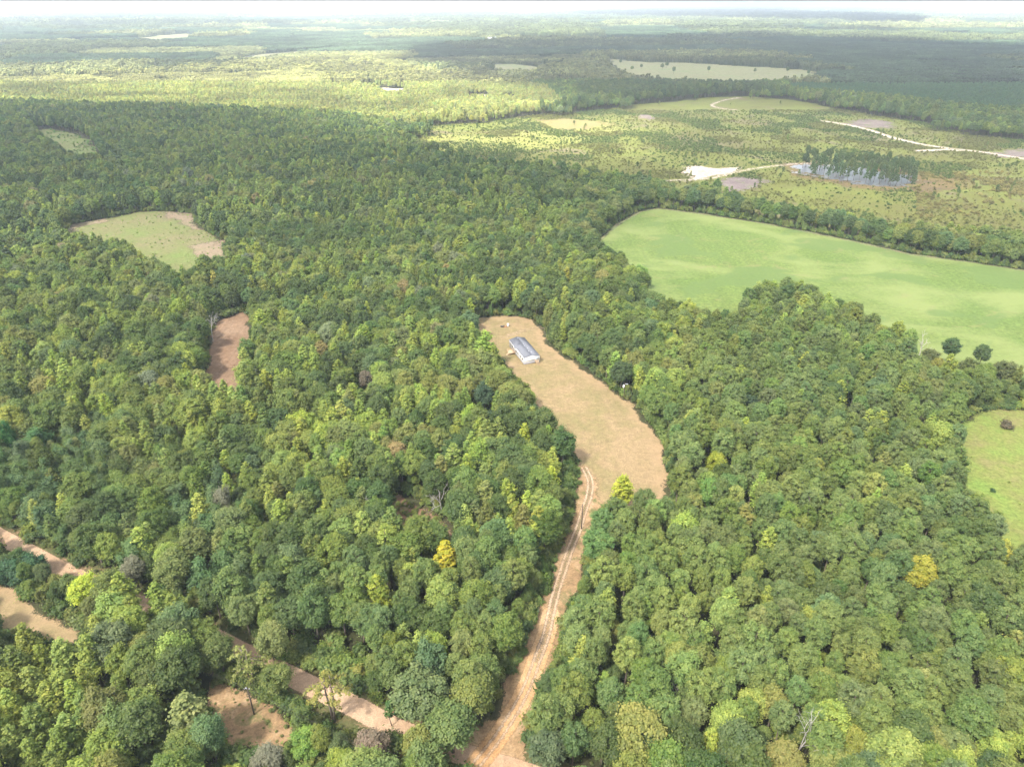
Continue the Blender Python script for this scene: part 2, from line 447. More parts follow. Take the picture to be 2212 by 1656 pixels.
m_track = ground_mat('orange_clay_track', [(0.48, 0.27, 0.12), (0.57, 0.35, 0.17), (0.62, 0.43, 0.24)], 0.05, 0.5, 0.3, 2.0, 0.7, streak=(radians(5), 0.9, 0.1))
m_road = ground_mat('packed_dirt_road', [(0.50, 0.33, 0.20), (0.56, 0.38, 0.24), (0.62, 0.44, 0.29)], 0.05, 0.3, 0.15, 2.5, 0.5, streak=(radians(62), 0.7, 0.08))
m_red = ground_mat('red_clay', [(0.24, 0.13, 0.08), (0.29, 0.18, 0.11), (0.20, 0.15, 0.08), (0.15, 0.16, 0.05)], 0.05, 0.3, 0.4, 1.2, 2.5)
m_bank = ground_mat('grassy_verge', [(0.17, 0.12, 0.06), (0.13, 0.13, 0.05), (0.10, 0.12, 0.04), (0.34, 0.22, 0.13)], 0.08, 0.4, 0.5, 1.5, 2.5)
m_redc = ground_mat('rust_brown_cut_ground', [(0.30, 0.20, 0.10), (0.28, 0.23, 0.10), (0.26, 0.25, 0.08), (0.22, 0.24, 0.07)], 0.03, 0.15, 0.4, 0.8, 16.0, fray=8.0)
m_strawb = ground_mat('straw_brown_grass', [(0.30, 0.22, 0.14), (0.34, 0.26, 0.17), (0.27, 0.24, 0.12)], 0.03, 0.2, 0.3, 0.8, 6.0)
m_grassmid = ground_mat('track_centre_grass', [(0.20, 0.18, 0.09), (0.27, 0.22, 0.12), (0.36, 0.27, 0.17)], 0.05, 0.4, 0.3, 1.5, 0.8)
m_sunlit = ground_mat('sunlit_grass', [(0.30, 0.29, 0.085), (0.26, 0.28, 0.07), (0.33, 0.30, 0.10), (0.20, 0.20, 0.06)], 0.02, 0.08, 0.3, 0.5, 20.0, fray=7.0)  # grass colour brightened to stand for sunlight on the cut land
m_plow = ground_mat('ploughed_brown_soil', [(0.24, 0.145, 0.085), (0.30, 0.195, 0.12), (0.36, 0.25, 0.16)], 0.03, 0.3, 0.4, 1.5, 2.0, streak=(radians(-20), 0.5, 0.16))
m_meadow = ground_mat('rough_meadow', [(0.27, 0.22, 0.12), (0.215, 0.23, 0.08), (0.185, 0.255, 0.065)], 0.012, 0.08, 0.3, 0.5, 3.0)
m_east = ground_mat('yellow_green_pasture', [(0.27, 0.22, 0.10), (0.22, 0.25, 0.065), (0.20, 0.29, 0.06)], 0.03, 0.12, 0.3, 0.7, 2.5)
def field_extra(nt, pos, c):
    mp = N(nt, 'ShaderNodeMapping'); mp.inputs['Scale'].default_value = (0.010, 0.014, 1)
    nt.links.new(pos, mp.inputs['Vector'])
    n = noise(nt, 1.0, 5, 0.55, mp.outputs[0], 0.6)
    c = mixc(nt, ramp(nt, n, [(0.46, 0.0), (0.60, 0.75)]), c, (0.20, 0.235, 0.08))
    n2 = noise(nt, 1.9, 3, 0.5, mp.outputs[0], 0.3)
    c = mixc(nt, ramp(nt, n2, [(0.56, 0.0), (0.61, 0.75)]), c, (0.105, 0.155, 0.045))
    c = mixc(nt, ramp(nt, noise(nt, 4.5, 5, 0.6, mp.outputs[0], 0.8), [(0.60, 0.0), (0.68, 0.35)]), c, (0.22, 0.19, 0.09))
    return c
m_field = ground_mat('young_green_crop', [(0.140, 0.210, 0.050), (0.160, 0.225, 0.056), (0.195, 0.245, 0.066)], 0.008, 0.03, 0.05, 0.4, 1.5, streak=(radians(14), 0.12, 0.07), extra=field_extra)
m_verge = ground_mat('pale_field_margin', [(0.27, 0.21, 0.12), (0.23, 0.24, 0.11), (0.20, 0.25, 0.10)], 0.05, 0.2, 0.2, 1.0, 2.0)
m_cut = ground_mat('clear_cut_scrubland', [(0.15, 0.14, 0.042), (0.175, 0.19, 0.042), (0.21, 0.245, 0.052), (0.20, 0.165, 0.09)], 0.006, 0.035, 0.4, 0.35, 6.0)
m_slash = ground_mat('grey_purple_slash', [(0.16, 0.12, 0.12), (0.23, 0.18, 0.17), (0.30, 0.25, 0.22), (0.16, 0.21, 0.06)], 0.05, 0.2, 0.8, 0.8, 8.0, fray=7.0)
m_rust = ground_mat('rusty_marsh', [(0.12, 0.09, 0.06), (0.21, 0.15, 0.06), (0.20, 0.21, 0.06)], 0.02, 0.1, 0.5, 0.8, 6.0, fray=7.0)
m_pale = ground_mat('pale_distant_field', [(0.26, 0.28, 0.12), (0.31, 0.29, 0.15), (0.25, 0.31, 0.12)], 0.004, 0.02, 0.0, 0.1, 8.0)
m_white = ground_mat('white_sand_clearing', [(0.52, 0.42, 0.33), (0.62, 0.51, 0.41), (0.72, 0.62, 0.52), (0.36, 0.32, 0.18)], 0.03, 0.15, 0.0, 0.4, 6.0, fray=5.0)
m_pink = ground_mat('pink_bare_soil', [(0.30, 0.27, 0.22), (0.25, 0.26, 0.15), (0.36, 0.27, 0.22)], 0.01, 0.05, 0.0, 0.3, 6.0)

psheet('yard', YARD, 1.2, 0.03, m_yard, 2.0)
lsheet('track', [smooth_path(PL([(1174, 706), (1150, 710), (1125, 716), (1095, 726)])) + np.array([0, q_]) for q_ in (-1.3, 1.3)], 1.0, 0.5, 0.045, m_sandy, 0.8)
psheet('cleared_strip', STRIP, 1.0, 0.04, m_strip, 1.6)
rutd = []
for off in (-0.95, 0.95):
    d = np.gradient(TRACKC, axis=0); nrm = np.stack([-d[:, 1], d[:, 0]], 1) / np.linalg.norm(d, axis=1)[:, None]
    rutd.append(TRACKC + nrm * off)
upper = [p[:62] for p in rutd]
MIDC = TRACKC[:62]
lsheet('grass_strip', [MIDC], 0.8, 0.4, 0.062, m_grassmid, 0.6)
lsheet('track', upper, 1.3, 0.4, 0.066, m_sandy, 0.6)
lsheet('track', [TRACKC[48:]], 6.0, 0.5, 0.056, m_track, 1.6)
lsheet('track', [r[50:] for r in rutd], 1.1, 0.4, 0.074, m_sandy, 0.6)
lsheet('verge', [ROADC], ROAD_W + 9, 1.2, 0.02, m_bank, 2.5)
lsheet('dirt_road', [ROADC], ROAD_W, 0.6, 0.047, m_road, 0.5)
psheet('bare_clearing', POLEPATCH, 0.8, 0.035, m_strip, 2.0)
psheet('grass_field', LEFTFIELD, 1.0, 0.035, m_yard, 2.0)
psheet('ploughed_clearing', PLOW, 1.2, 0.03, m_plow, 2.0)
psheet('meadow', MEADOW, 2.5, 0.03, m_meadow, 3.0)
BARE1 = PL([(340, 457, 0), (380, 458, 0), (416, 463, 0), (422, 485, 0), (440, 500, 0), (415, 500, 0), (385, 478, 0)])
BARE2 = PL([(400, 535, 0), (440, 525, 0), (490, 515, 0), (492, 545, 8), (450, 552, 8), (420, 548, 0)])
for q in (BARE1, BARE2, PL([(130, 500, 4), (160, 485, 0), (240, 470, 0), (250, 476, 0), (180, 492, 0), (150, 505, 0)])): psheet('bare_patch', q, 2, 0.06, m_strawb, 6.0, 6.0)
psheet('meadow', SLIVER, 4, 0.03, m_meadow, 4.0)
psheet('glade', GLADE, 1.2, 0.03, m_red, 2.5)
psheet('field_margin', FIELD, 4, 0.03, m_verge, 2.0)
fi = lambda x, y: sdf(FIELD, x, y) - 3.0 - 2.0 * (vnoise(x, y, 25, 3) - 0.5)
sheet('crop_field', fi, bb(FIELD, 4), 3.0, 0.08, m_field, 1.5)
psheet('cut_over_land', CUT, 7, 0.04, m_cut, 8.0, 16)
psheet('pasture', EAST, 2, 0.03, m_east, 2.5)
psheet('distant_pasture', PASTURE, 8, 0.05, m_pale, 8.0, 22)
psheet('distant_pasture', PASTURE2, 8, 0.05, m_pale, 8.0)
psheet('distant_field', FARFIELD1, 25, 0.1, m_pale, 20.0)
psheet('distant_field', FARFIELD2, 20, 0.1, m_pale, 12.0)
for q in (SANDA, SANDB, SANDC): psheet('sand_clearing', q, 6, 0.1, m_white, 4.0, 12.0)
for q in (FARW1, FARW2, FARW4): psheet('distant_field', q, 40, 0.2, m_white, 20.0, 40)
psheet('distant_field', FARW3, 60, 0.2, m_pink, 30.0)
psheet('sand_clearing', SANDPAD, 2, 0.10, m_white, 9.0, 12.0)
lsheet('sand_road', SANDROADS[:2], 5.5, 2.0, 0.12, m_white, 2.0)
lsheet('sand_road', [SANDROADS[2], SANDROADS[3]], 13, 3.0, 0.12, m_white, 5.0)
lsheet('sand_road', [SANDROADS[4]], 8, 3.0, 0.12, m_white, 3.0)
for q in (SLASH, SLASH2, SLASH3, SLASH4): psheet('bare_patch', q, 3, 0.09, m_slash, 5.0, 12.0)
SUNPATCH = PL([(890, 300, 0), (960, 285, 0), (1040, 290, 0), (1130, 262, 0), (1240, 250, 0), (1340, 258, 0), (1360, 275, 0), (1290, 300, 0), (1200, 325, 0), (1080, 335, 0), (960, 322, 0)])
psheet('sunlit_patch', SUNPATCH, 6, 0.07, m_sunlit, 20.0, 25.0)  # sunlit part of the cut land, painted on as a bright yellow sheet
psheet('bare_patch', RED, 5, 0.09, m_redc, 22.0, 16.0)
psheet('marsh', PONDRIM, 4, 0.08, m_rust, 6.0)
# pond
m_water, nt, out = newmat('pond_water')
b = N(nt, 'ShaderNodeBsdfPrincipled', i_Roughness=0.3); b.inputs['Base Color'].default_value = (0.10, 0.11, 0.125, 1); b.inputs['IOR'].default_value = 1.9
b.inputs['Specular IOR Level'].default_value = 1.0
geo = N(nt, 'ShaderNodeNewGeometry')
bp = N(nt, 'ShaderNodeBump', i_Strength=0.05, i_Distance=0.1); nt.links.new(noise(nt, 1.5, 3, 0.5, geo.outputs['Position']), bp.inputs['Height']); nt.links.new(bp.outputs[0], b.inputs['Normal'])
at = N(nt, 'ShaderNodeAttribute', attribute_name='edge')
e = math_(nt, 'ADD', math_(nt, 'DIVIDE', at.outputs['Fac'], 6.0), math_(nt, 'MULTIPLY', math_(nt, 'SUBTRACT', noise(nt, 0.07, 5, 0.7, geo.outputs['Position']), 0.60), 11.0))
e = math_(nt, 'MULTIPLY', e, 3.0, clamp=True)
tr = N(nt, 'ShaderNodeBsdfTransparent'); mx = N(nt, 'ShaderNodeMixShader')
nt.links.new(e, mx.inputs[0]); nt.links.new(tr.outputs[0], mx.inputs[1]); nt.links.new(b.outputs[0], mx.inputs[2]); nt.links.new(mx.outputs[0], out.inputs[0])
psheet('pond_water', POND, 3, 0.11, m_water, 4.0)

# ------------------------------------------------------------------ clouds: the drifting cumulus whose shade lies on the land
m_cloud, nt, out = newmat('thin_cloud')
at = N(nt, 'ShaderNodeAttribute', attribute_name='dens')
tr = N(nt, 'ShaderNodeBsdfTransparent'); tl = N(nt, 'ShaderNodeBsdfTranslucent'); tl.inputs[0].default_value = (0.95, 0.95, 0.95, 1)
df = N(nt, 'ShaderNodeBsdfDiffuse'); df.inputs[0].default_value = (0.9, 0.9, 0.9, 1)
m1 = N(nt, 'ShaderNodeMixShader', i_0=0.5); mx = N(nt, 'ShaderNodeMixShader')
nt.links.new(tl.outputs[0], m1.inputs[1]); nt.links.new(df.outputs[0], m1.inputs[2])
nt.links.new(at.outputs['Fac'], mx.inputs[0]); nt.links.new(tr.outputs[0], mx.inputs[1]); nt.links.new(m1.outputs[0], mx.inputs[2])
nt.links.new(mx.outputs[0], out.inputs[0])
CLOUD_Z = 650.0
def cloud(name, poly, opac, soft, label, step=40, CLOUD_Z=CLOUD_Z):
    """a flat-based cumulus over the outline 'poly' of its own shadow, moved up along the sun's direction"""
    sh = np.array([SDIR[0], SDIR[1]]) / SDIR[2] * CLOUD_Z
    q = np.array(poly) + sh
    x0, x1, y0, y1 = bb(q, soft)
    nx = int((x1 - x0) / step) + 2; ny = int((y1 - y0) / step) + 2
    gx, gy = np.meshgrid(x0 + np.arange(nx) * step, y0 + np.arange(ny) * step)
    d = sdf(q, gx, gy) + soft * 1.4 * (vnoise(gx, gy, soft * 2.2, 5) - 0.5) + soft * 0.7 * (vnoise(gx, gy, soft * 0.8, 6) - 0.5)
    keep = d > -soft * 0.5
    jj, ii = np.nonzero(keep[:-1, :-1] & keep[1:, :-1] & keep[:-1, 1:] & keep[1:, 1:])
    a = jj * nx + ii
    quad = np.stack([a, a + 1, a + nx + 1, a + nx], 1)
    used, inv = np.unique(quad.ravel(), return_inverse=True); quad = inv.reshape(-1, 4)
    dd = d.ravel()[used]; X = gx.ravel()[used]; Y = gy.ravel()[used]
    t = np.clip((dd + soft * 0.5) / soft, 0, 1); t = t * t * (3 - 2 * t)
    th = 6 + t * (90 + 90 * vnoise(X, Y, 160, 8) + 50 * vnoise(X, Y, 60, 9))
    n = len(used)
    V = np.concatenate([np.stack([X, Y, CLOUD_Z - 8 * t], 1), np.stack([X, Y, CLOUD_Z + th], 1)])
    F = np.concatenate([quad[:, ::-1], quad + n])
    E = np.concatenate([quad[:, [0, 1]], quad[:, [1, 2]], quad[:, [2, 3]], quad[:, [3, 0]]])
    key = np.sort(E, 1); kk = key[:, 0].astype(np.int64) * n + key[:, 1]
    uq, idx, cnt = np.unique(kk, return_index=True, return_counts=True)
    e = E[idx[cnt == 1]]
    F = np.concatenate([F, np.stack([e[:, 0], e[:, 1], e[:, 1] + n, e[:, 0] + n], 1)])
    al = 1 - math.sqrt(1 - opac)
    me = mesh_np(name, V, F, [m_cloud], {'dens': ('POINT', np.tile(al * t, 2))}, smooth=True)
    return tag(link(name, me), kind='structure')
# near shade: everything this side of the sunlit band
cloud('cloud', [P(-900, 222, 14), P(0, 228, 14), P(280, 233, 14), P(480, 248, 14), P(640, 275, 14), P(780, 305, 14), P(900, 318, 8), P(1000, 358, 4), P(1190, 366, 4), P(1390, 345, 0), P(1480, 300, 0), P(1500, 255, 0), P(1440, 232, 0), P(1290, 215, 14),
                P(1200, 195, 14), P(1000, 150, 14), P(860, 120, 14), P(900, 95, 14), P(1200, 78, 14), P(1600, 75, 14), P(2100, 92, 14), P(2500, 110, 14), P(3300, 130, 14),
                (2600, 300), (900, -200), (0, -350), (-1500, -200), (-2600, 500)], 0.50, 70, '')
cloud('cloud', [P(-900, 228, 14), P(0, 235, 14), P(300, 242, 14), P(520, 262, 14), P(760, 308, 14), P(900, 325, 8), P(1050, 352, 14), P(1250, 372, 14), P(1200, 420, 14), P(800, 440, 14), P(300, 400, 14), P(-900, 380, 14)], 0.58, 120, '', 40, 900)
cloud('cloud', [P(1230, 226, 14), P(1190, 198, 14), P(1010, 152, 14), P(850, 122, 14), P(900, 93, 14), P(1200, 77, 14), P(1600, 73, 14), P(2100, 90, 14), P(2500, 108, 14), P(3300, 130, 14), P(3300, 250, 14), P(2500, 235, 14), P(2212, 280, 14), P(1950, 235, 14), P(1750, 205, 14), P(1560, 200, 14), P(1400, 215, 14)], 0.72, 120, '', 40, 900)
cloud('cloud', [P(1190, 31, 14), P(1350, 24, 14), P(1620, 22, 14), P(1900, 33, 14), P(2010, 42, 14), P(1980, 52, 14), P(1700, 46, 14), P(1400, 38, 14)], 0.95, 150, '', 100)
cloud('cloud', [P(1330, 62, 14), P(1700, 60, 14), P(2050, 66, 14), P(2030, 71, 14), P(1600, 69, 14)], 0.6, 150, '', 60)
cloud('cloud', [P(-300, 42, 14), P(300, 46, 14), P(800, 50, 14), P(600, 58, 14), P(0, 56, 14), P(-300, 54, 14)], 0.6, 250, '', 100)
cloud('cloud', [P(700, 34, 14), P(1100, 36, 14), P(1050, 40, 14), P(720, 38, 14)], 0.6, 250, '', 100)
cloud('cloud', [P(200, 75, 14), P(560, 78, 14), P(700, 92, 14), P(520, 130, 14), P(330, 150, 14), P(130, 155, 14), P(-200, 140, 14), P(-250, 100, 14)], 0.45, 200, '', 60)

# ------------------------------------------------------------------ tree building blocks
def ico(sub=1):
    t = (1 + 5 ** 0.5) / 2
    V = [(-1, t, 0), (1, t, 0), (-1, -t, 0), (1, -t, 0), (0, -1, t), (0, 1, t), (0, -1, -t), (0, 1, -t), (t, 0, -1), (t, 0, 1), (-t, 0, -1), (-t, 0, 1)]
    F = [(0, 11, 5), (0, 5, 1), (0, 1, 7), (0, 7, 10), (0, 10, 11), (1, 5, 9), (5, 11, 4), (11, 10, 2), (10, 7, 6), (7, 1, 8), (3, 9, 4), (3, 4, 2), (3, 2, 6), (3, 6, 8), (3, 8, 9), (4, 9, 5), (2, 4, 11), (6, 2, 10), (8, 6, 7), (9, 8, 1)]
    V = [np.array(v, float) / np.linalg.norm(v) for v in V]
    for _ in range(sub):
        mid = {}; F2 = []
        def m(a, b):
            k = (min(a, b), max(a, b))
            if k not in mid:
                p = V[a] + V[b]; V.append(p / np.linalg.norm(p)); mid[k] = len(V) - 1
            return mid[k]
        for a, b, c in F:
            x, y, z = m(a, b), m(b, c), m(c, a)
            F2 += [(a, x, z), (b, y, x), (c, z, y), (x, y, z)]
        F = F2
    return np.array(V), np.array(F, np.int32)
ICO0, ICO1 = ico(0), ico(1)

def foliage(blobs, leaf, per_m2, rng, core=0.70, up=-0.35, elong=1.0, droop=0.0, corelod=ICO0, spread=0.2):
    """blobs: rows of x y z r zscale.  Returns vertices, quads, tris, face variation"""
    B = np.asarray(blobs, float)
    nb = len(B)
    bv = rng.random(nb)
    n = np.maximum(6, (per_m2 * 4 * pi * B[:, 3] ** 2 * 0.7).astype(int))
    bi = np.repeat(np.arange(nb), n); M = len(bi)
    d = rng.normal(size=(M, 3)); d /= np.linalg.norm(d, axis=1)[:, None]
    low = d[:, 2] < up
    d[low, 2] *= -1
    c = B[bi, :3]; r = B[bi, 3]
    wob = 1 + spread * rng.normal(size=M)
    wob = np.where(rng.random(M) < 0.14, wob * rng.uniform(1.1, 1.65, M), wob)
    p = d * (r * np.clip(wob, 0.6, 1.9))[:, None]; p[:, 2] *= B[bi, 4]
    p += c
    # drop leaves buried in another clump
    keep = np.ones(M, bool)
    for k in range(nb):
        q = (p - B[k, :3]); q[:, 2] /= B[k, 4]
        keep &= ~((np.einsum('ij,ij->i', q, q) < (0.72 * B[k, 3]) ** 2) & (bi != k))
    p, d, bi = p[keep], d[keep], bi[keep]; M = len(p)
    nn = d + 0.34 * rng.normal(size=(M, 3))
    nn[:, 2] += 0.35
    nn /= np.linalg.norm(nn, axis=1)[:, None]
    a = np.cross(nn, rng.normal(size=(M, 3))); a /= np.linalg.norm(a, axis=1)[:, None] + 1e-9
    b = np.cross(nn, a)
    s = leaf * rng.uniform(0.55, 1.35, M)[:, None]
    a = a * s * elong; b = b * s * 0.8
    k = rng.uniform(0.5, 1.0, (M, 1))
    V = np.stack([p - a * 0.5 - b * 0.5 * k, p + a * 0.5 * k - b * 0.5, p + a * 0.5 + b * 0.5 * k, p - a * 0.5 * k + b * 0.5 + nn * 0.1 * leaf], 1).reshape(-1, 3)
    Q = np.arange(M * 4).reshape(M, 4)
    var = np.clip(0.55 * bv[bi] + 0.45 * rng.random(M), 0, 1)
    iv, iF = corelod
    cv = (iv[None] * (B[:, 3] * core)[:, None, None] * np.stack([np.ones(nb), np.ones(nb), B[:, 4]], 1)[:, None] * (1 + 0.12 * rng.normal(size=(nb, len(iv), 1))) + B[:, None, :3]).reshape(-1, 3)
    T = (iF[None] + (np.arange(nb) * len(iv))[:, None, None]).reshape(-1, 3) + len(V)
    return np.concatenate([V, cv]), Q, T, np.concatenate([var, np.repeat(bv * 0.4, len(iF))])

def blobs_for(kind, rng, h):
    B = []
    if kind == 'broad':
        rx = rng.uniform(4.2, 5.3); rz = h * 0.36; cz = h - rz
        nb = int(rng.integers(74, 92))
        lob = rng.normal(size=(5, 3)); lob[:, 2] = abs(lob[:, 2]); lob /= np.linalg.norm(lob, axis=1)[:, None]
        for i in range(nb):
            t = (i + 0.5) / nb; z = 1 - 1.55 * t; a = i * 2.39996 + rng.normal() * 0.35
            s = math.sqrt(max(0, 1 - z * z)); dv = np.array([s * cos(a), s * sin(a), z])
            k = 0.76 + 0.30 * max(lob @ dv) ** 4 + rng.normal() * 0.075
            r = rng.uniform(0.7, 1.35)
            B.append((dv[0] * (rx - 0.8) * k, dv[1] * (rx - 0.8) * k, cz + dv[2] * (rz - 0.6) * k, r, rng.uniform(0.85, 1.15)))
        for i in range(7):
            B.append((*(rng.normal(size=2) * rx * 0.26), cz - rz * 0.15 + rng.normal() * rz * 0.2, rx * 0.42, 0.9))
    elif kind == 'pine':
        rx = rng.uniform(3.3, 4.3); rz = h * 0.29; cz = h - rz
        nb = int(rng.integers(62, 78))
        for i in range(nb):
            t = (i + 0.5) / nb; z = 1 - 1.75 * t; a = i * 2.39996 + rng.normal() * 0.3
            s = max(0, 1 - z * z) ** 0.5 * (1 if z > 0 else 1 - 0.35 * abs(z))
            k = rng.uniform(0.82, 1.12)
            B.append((s * cos(a) * (rx - 0.5) * k, s * sin(a) * (rx - 0.5) * k, cz + z * (rz - 0.5) * k, rng.uniform(0.6, 1.05), 0.9))
        for i in range(5):
            B.append((*(rng.normal(size=2) * rx * 0.22), cz - rz * 0.1 + rng.normal() * rz * 0.25, rx * 0.42, 0.9))
    elif kind == 'gum':
        rx = rng.uniform(2.7, 3.5); z0 = h * 0.30
        nlead = int(rng.integers(1, 4))
        for l in range(nlead):
            ox, oy = (0, 0) if l == 0 else rng.normal(size=2) * 1.4
            top = h * (1.0 if l == 0 else rng.uniform(0.78, 0.94))
            nb = 46 if l == 0 else 20
            for i in range(nb):
                t = (i + 0.5) / nb
                z = z0 + (top - z0) * t; a = i * 2.39996 + rng.normal() * 0.3
                w = rx * (1 - t) ** 0.62 * (0.62 + 0.38 * min(1, t * 4)) * (1 if l == 0 else 0.6)
                B.append((ox + cos(a) * w * rng.uniform(0.65, 1.0), oy + sin(a) * w * rng.uniform(0.65, 1.0), z, rng.uniform(0.5, 0.95) * (1 - 0.25 * t), 1.25))
        for i in range(6):
            B.append((0, 0, z0 + (h - z0) * (0.08 + 0.13 * i), rx * (0.62 - 0.09 * i), 1.1))
    elif kind == 'vine':
        rx = rng.uniform(3.6, 5.0)
        ncol = int(rng.integers(4, 7))
        for l in range(ncol):
            a = 2 * pi * l / ncol + rng.normal() * 0.4; R = rx * rng.uniform(0.35, 0.85) * (l > 0)
            cx, cy = cos(a) * R, sin(a) * R; top = h * rng.uniform(0.55, 1.0) if l else h
            for i in range(10):
                z = 1.2 + (top - 2) * (i / 9) ** 0.8
                w = rng.uniform(0.4, 1.5) * (1.15 - 0.5 * i / 9)
                b = rng.uniform(0, 2 * pi)
                B.append((cx + cos(b) * w, cy + sin(b) * w, z, rng.uniform(0.9, 1.6), rng.uniform(0.9, 1.4)))
        for i in range(6):
            B.append((*(rng.normal(size=2) * 0.8), 1.5 + i * h * 0.14, rx * 0.42, 1.1))
    elif kind == 'slim':
        rx = 1.5
        for i in range(20):
            t = (i + 0.5) / 20; a = i * 2.4
            z = h * 0.38 + h * 0.6 * t
            w = rx * (1 - t) ** 0.5 * rng.uniform(0.3, 1)
            B.append((cos(a) * w, sin(a) * w, z, rng.uniform(0.45, 0.85), 0.9))
    elif kind == 'shrub':
        for i in range(14):
            a = rng.uniform(0, 2 * pi); w = rng.uniform(0, 1.15)
            B.append((cos(a) * w, sin(a) * w, h * rng.uniform(0.25, 0.78) * (1.1 - 0.3 * w), rng.uniform(0.45, 0.75), 0.9))
    return np.array(B)

def trunk_mb(kind, rng, h, blobs, limbs=6, lean=0.4):
    m = MB()
    top = h * (0.93 if kind in ('pine', 'gum', 'slim') else 0.72)
    pts = [(0, 0, -0.3)]
    x = y = 0
    for i in range(1, 6):
        x += rng.normal() * lean * 0.35; y += rng.normal() * lean * 0.35
        pts.append((x, y, top * i / 5))
    r0 = {'shrub': 0.08, 'slim': 0.12}.get(kind, 0.28)
    m.tube(pts, [r0 * (1.25 if i == 0 else 1 - 0.16 * i) for i in range(6)], 6)
    if len(blobs):
        sel = rng.choice(len(blobs), min(limbs, len(blobs)), replace=False)
        for k in sel:
            bx, by, bz = blobs[k, :3]
            z0 = max(h * 0.2, min(top * 0.95, bz - h * 0.16))
            i = min(4, int(z0 / top * 5)); f = z0 / top * 5 - i
            s = np.array(pts[i]) * (1 - f) + np.array(pts[i + 1]) * f
            e = np.array([bx, by, bz]); md = (s + e) / 2 + np.array([0, 0, 0.4])
            m.tube([s, md, e], [r0 * 0.42, r0 * 0.28, r0 * 0.1], 4, cap=False)
    return m

BASE_H = {'broad': 16.5, 'pine': 18.0, 'gum': 17.0, 'vine': 13.0, 'slim': 9.0, 'shrub': 1.9}
NEARP, FARP = {}, {}          # kind -> list of (crown mesh, trunk mesh) ; kind -> list of merged meshes
def make_protos():
    rng = np.random.default_rng(11)
    leafs = {'broad': (0.36, 6.0, 1.0), 'pine': (0.30, 8.0, 1.5), 'gum': (0.36, 6.5, 1.0), 'vine': (0.38, 5.5, 1.0), 'slim': (0.4, 3.2, 1.2), 'shrub': (0.26, 9, 1.1)}
    for kind, nvar in (('broad', 6), ('pine', 5), ('gum', 5), ('vine', 4), ('slim', 3), ('shrub', 3)):
        NEARP[kind] = []; FARP[kind] = []
        for v in range(nvar):
            h = BASE_H[kind]
            B = blobs_for(kind, rng, h)
            lf, pm, el = leafs[kind]
            V, Q, T, var = foliage(B, lf, pm, rng, elong=el)
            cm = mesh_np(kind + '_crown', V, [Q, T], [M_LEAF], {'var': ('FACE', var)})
            tm = trunk_mb(kind, rng, h, B)
            NEARP[kind].append((cm, tm.mesh(kind + '_trunk', M_BARK)))
            # merged versions: full and light
            for lod in (0, 1):
                if lod: V, Q, T, var = foliage(B, lf * 2.0, pm * 0.26, rng, elong=1.0, core=0.92)
                tv = np.array(tm.V); f4 = np.array(tm.F4, np.int32).reshape(-1, 4) + len(V); f3 = np.array(tm.F3, np.int32).reshape(-1, 3) + len(V)
                fs = [Q, T, f4, f3]; mi = np.concatenate([np.zeros(len(Q) + len(T), int), np.ones(len(f4) + len(f3), int)])
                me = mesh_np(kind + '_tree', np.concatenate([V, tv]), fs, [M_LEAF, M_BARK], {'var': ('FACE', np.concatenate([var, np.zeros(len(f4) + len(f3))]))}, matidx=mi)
                FARP[kind].append(me)          # index 2*v + lod
make_protos()

def patch_mesh(rng, size, spacing, pine):
    """a piece of far-off canopy: many small crowns, each a few faceted clumps"""
    VV, TT, va = [], [], []; n = 0
    iv, iF = ICO0
    k = int(size / spacing)
    for i in range(k):
        for j in range(k):
            x = (i + 0.5 + rng.normal() * 0.28) * spacing - size / 2; y = (j + 0.5 + rng.normal() * 0.28) * spacing - size / 2
            h = rng.uniform(11.5, 20) + 5 * (rng.random() < 0.12) if not pine else rng.uniform(13.5, 17)
            r = spacing * rng.uniform(0.42, 0.62); tv = rng.random()
            for q in range(5):
                o = rng.normal(size=2) * r * 0.5
                rr = r * rng.uniform(0.4, 0.72)
                zz = h - rr - abs(rng.normal()) * 2.2 - (3.5 if q == 4 else 0)
                p = iv * np.array([rr, rr, rr * (1.0 if not pine else 1.5)]) * (1 + 0.15 * rng.normal(size=(len(iv), 1))) + np.array([x + o[0], y + o[1], zz])
                VV.append(p); TT.append(iF + n); n += len(iv); va.append(np.clip(tv * 0.6 + rng.random(len(iF)) * 0.4, 0, 1))
            # trunk side: a thin tapering prism keeps stand edges dark and vertical
            a = rng.uniform(0, 6.28)
            p = np.array([[x + cos(a + w) * r * 0.75, y + sin(a + w) * r * 0.75, z] for z in (0, h * 0.72) for w in (0, 2.1, 4.2)])
            VV.append(p); f = [(0, 1, 4), (0, 4, 3), (1, 2, 5), (1, 5, 4), (2, 0, 3), (2, 3, 5)]
            TT.append(np.array(f, np.int32) + n); n += 6; va.append(np.full(6, 0.1))
    return mesh_np('canopy_patch', np.concatenate(VV), [np.concatenate(TT)], [M_LEAF], {'var': ('FACE', np.concatenate(va))})

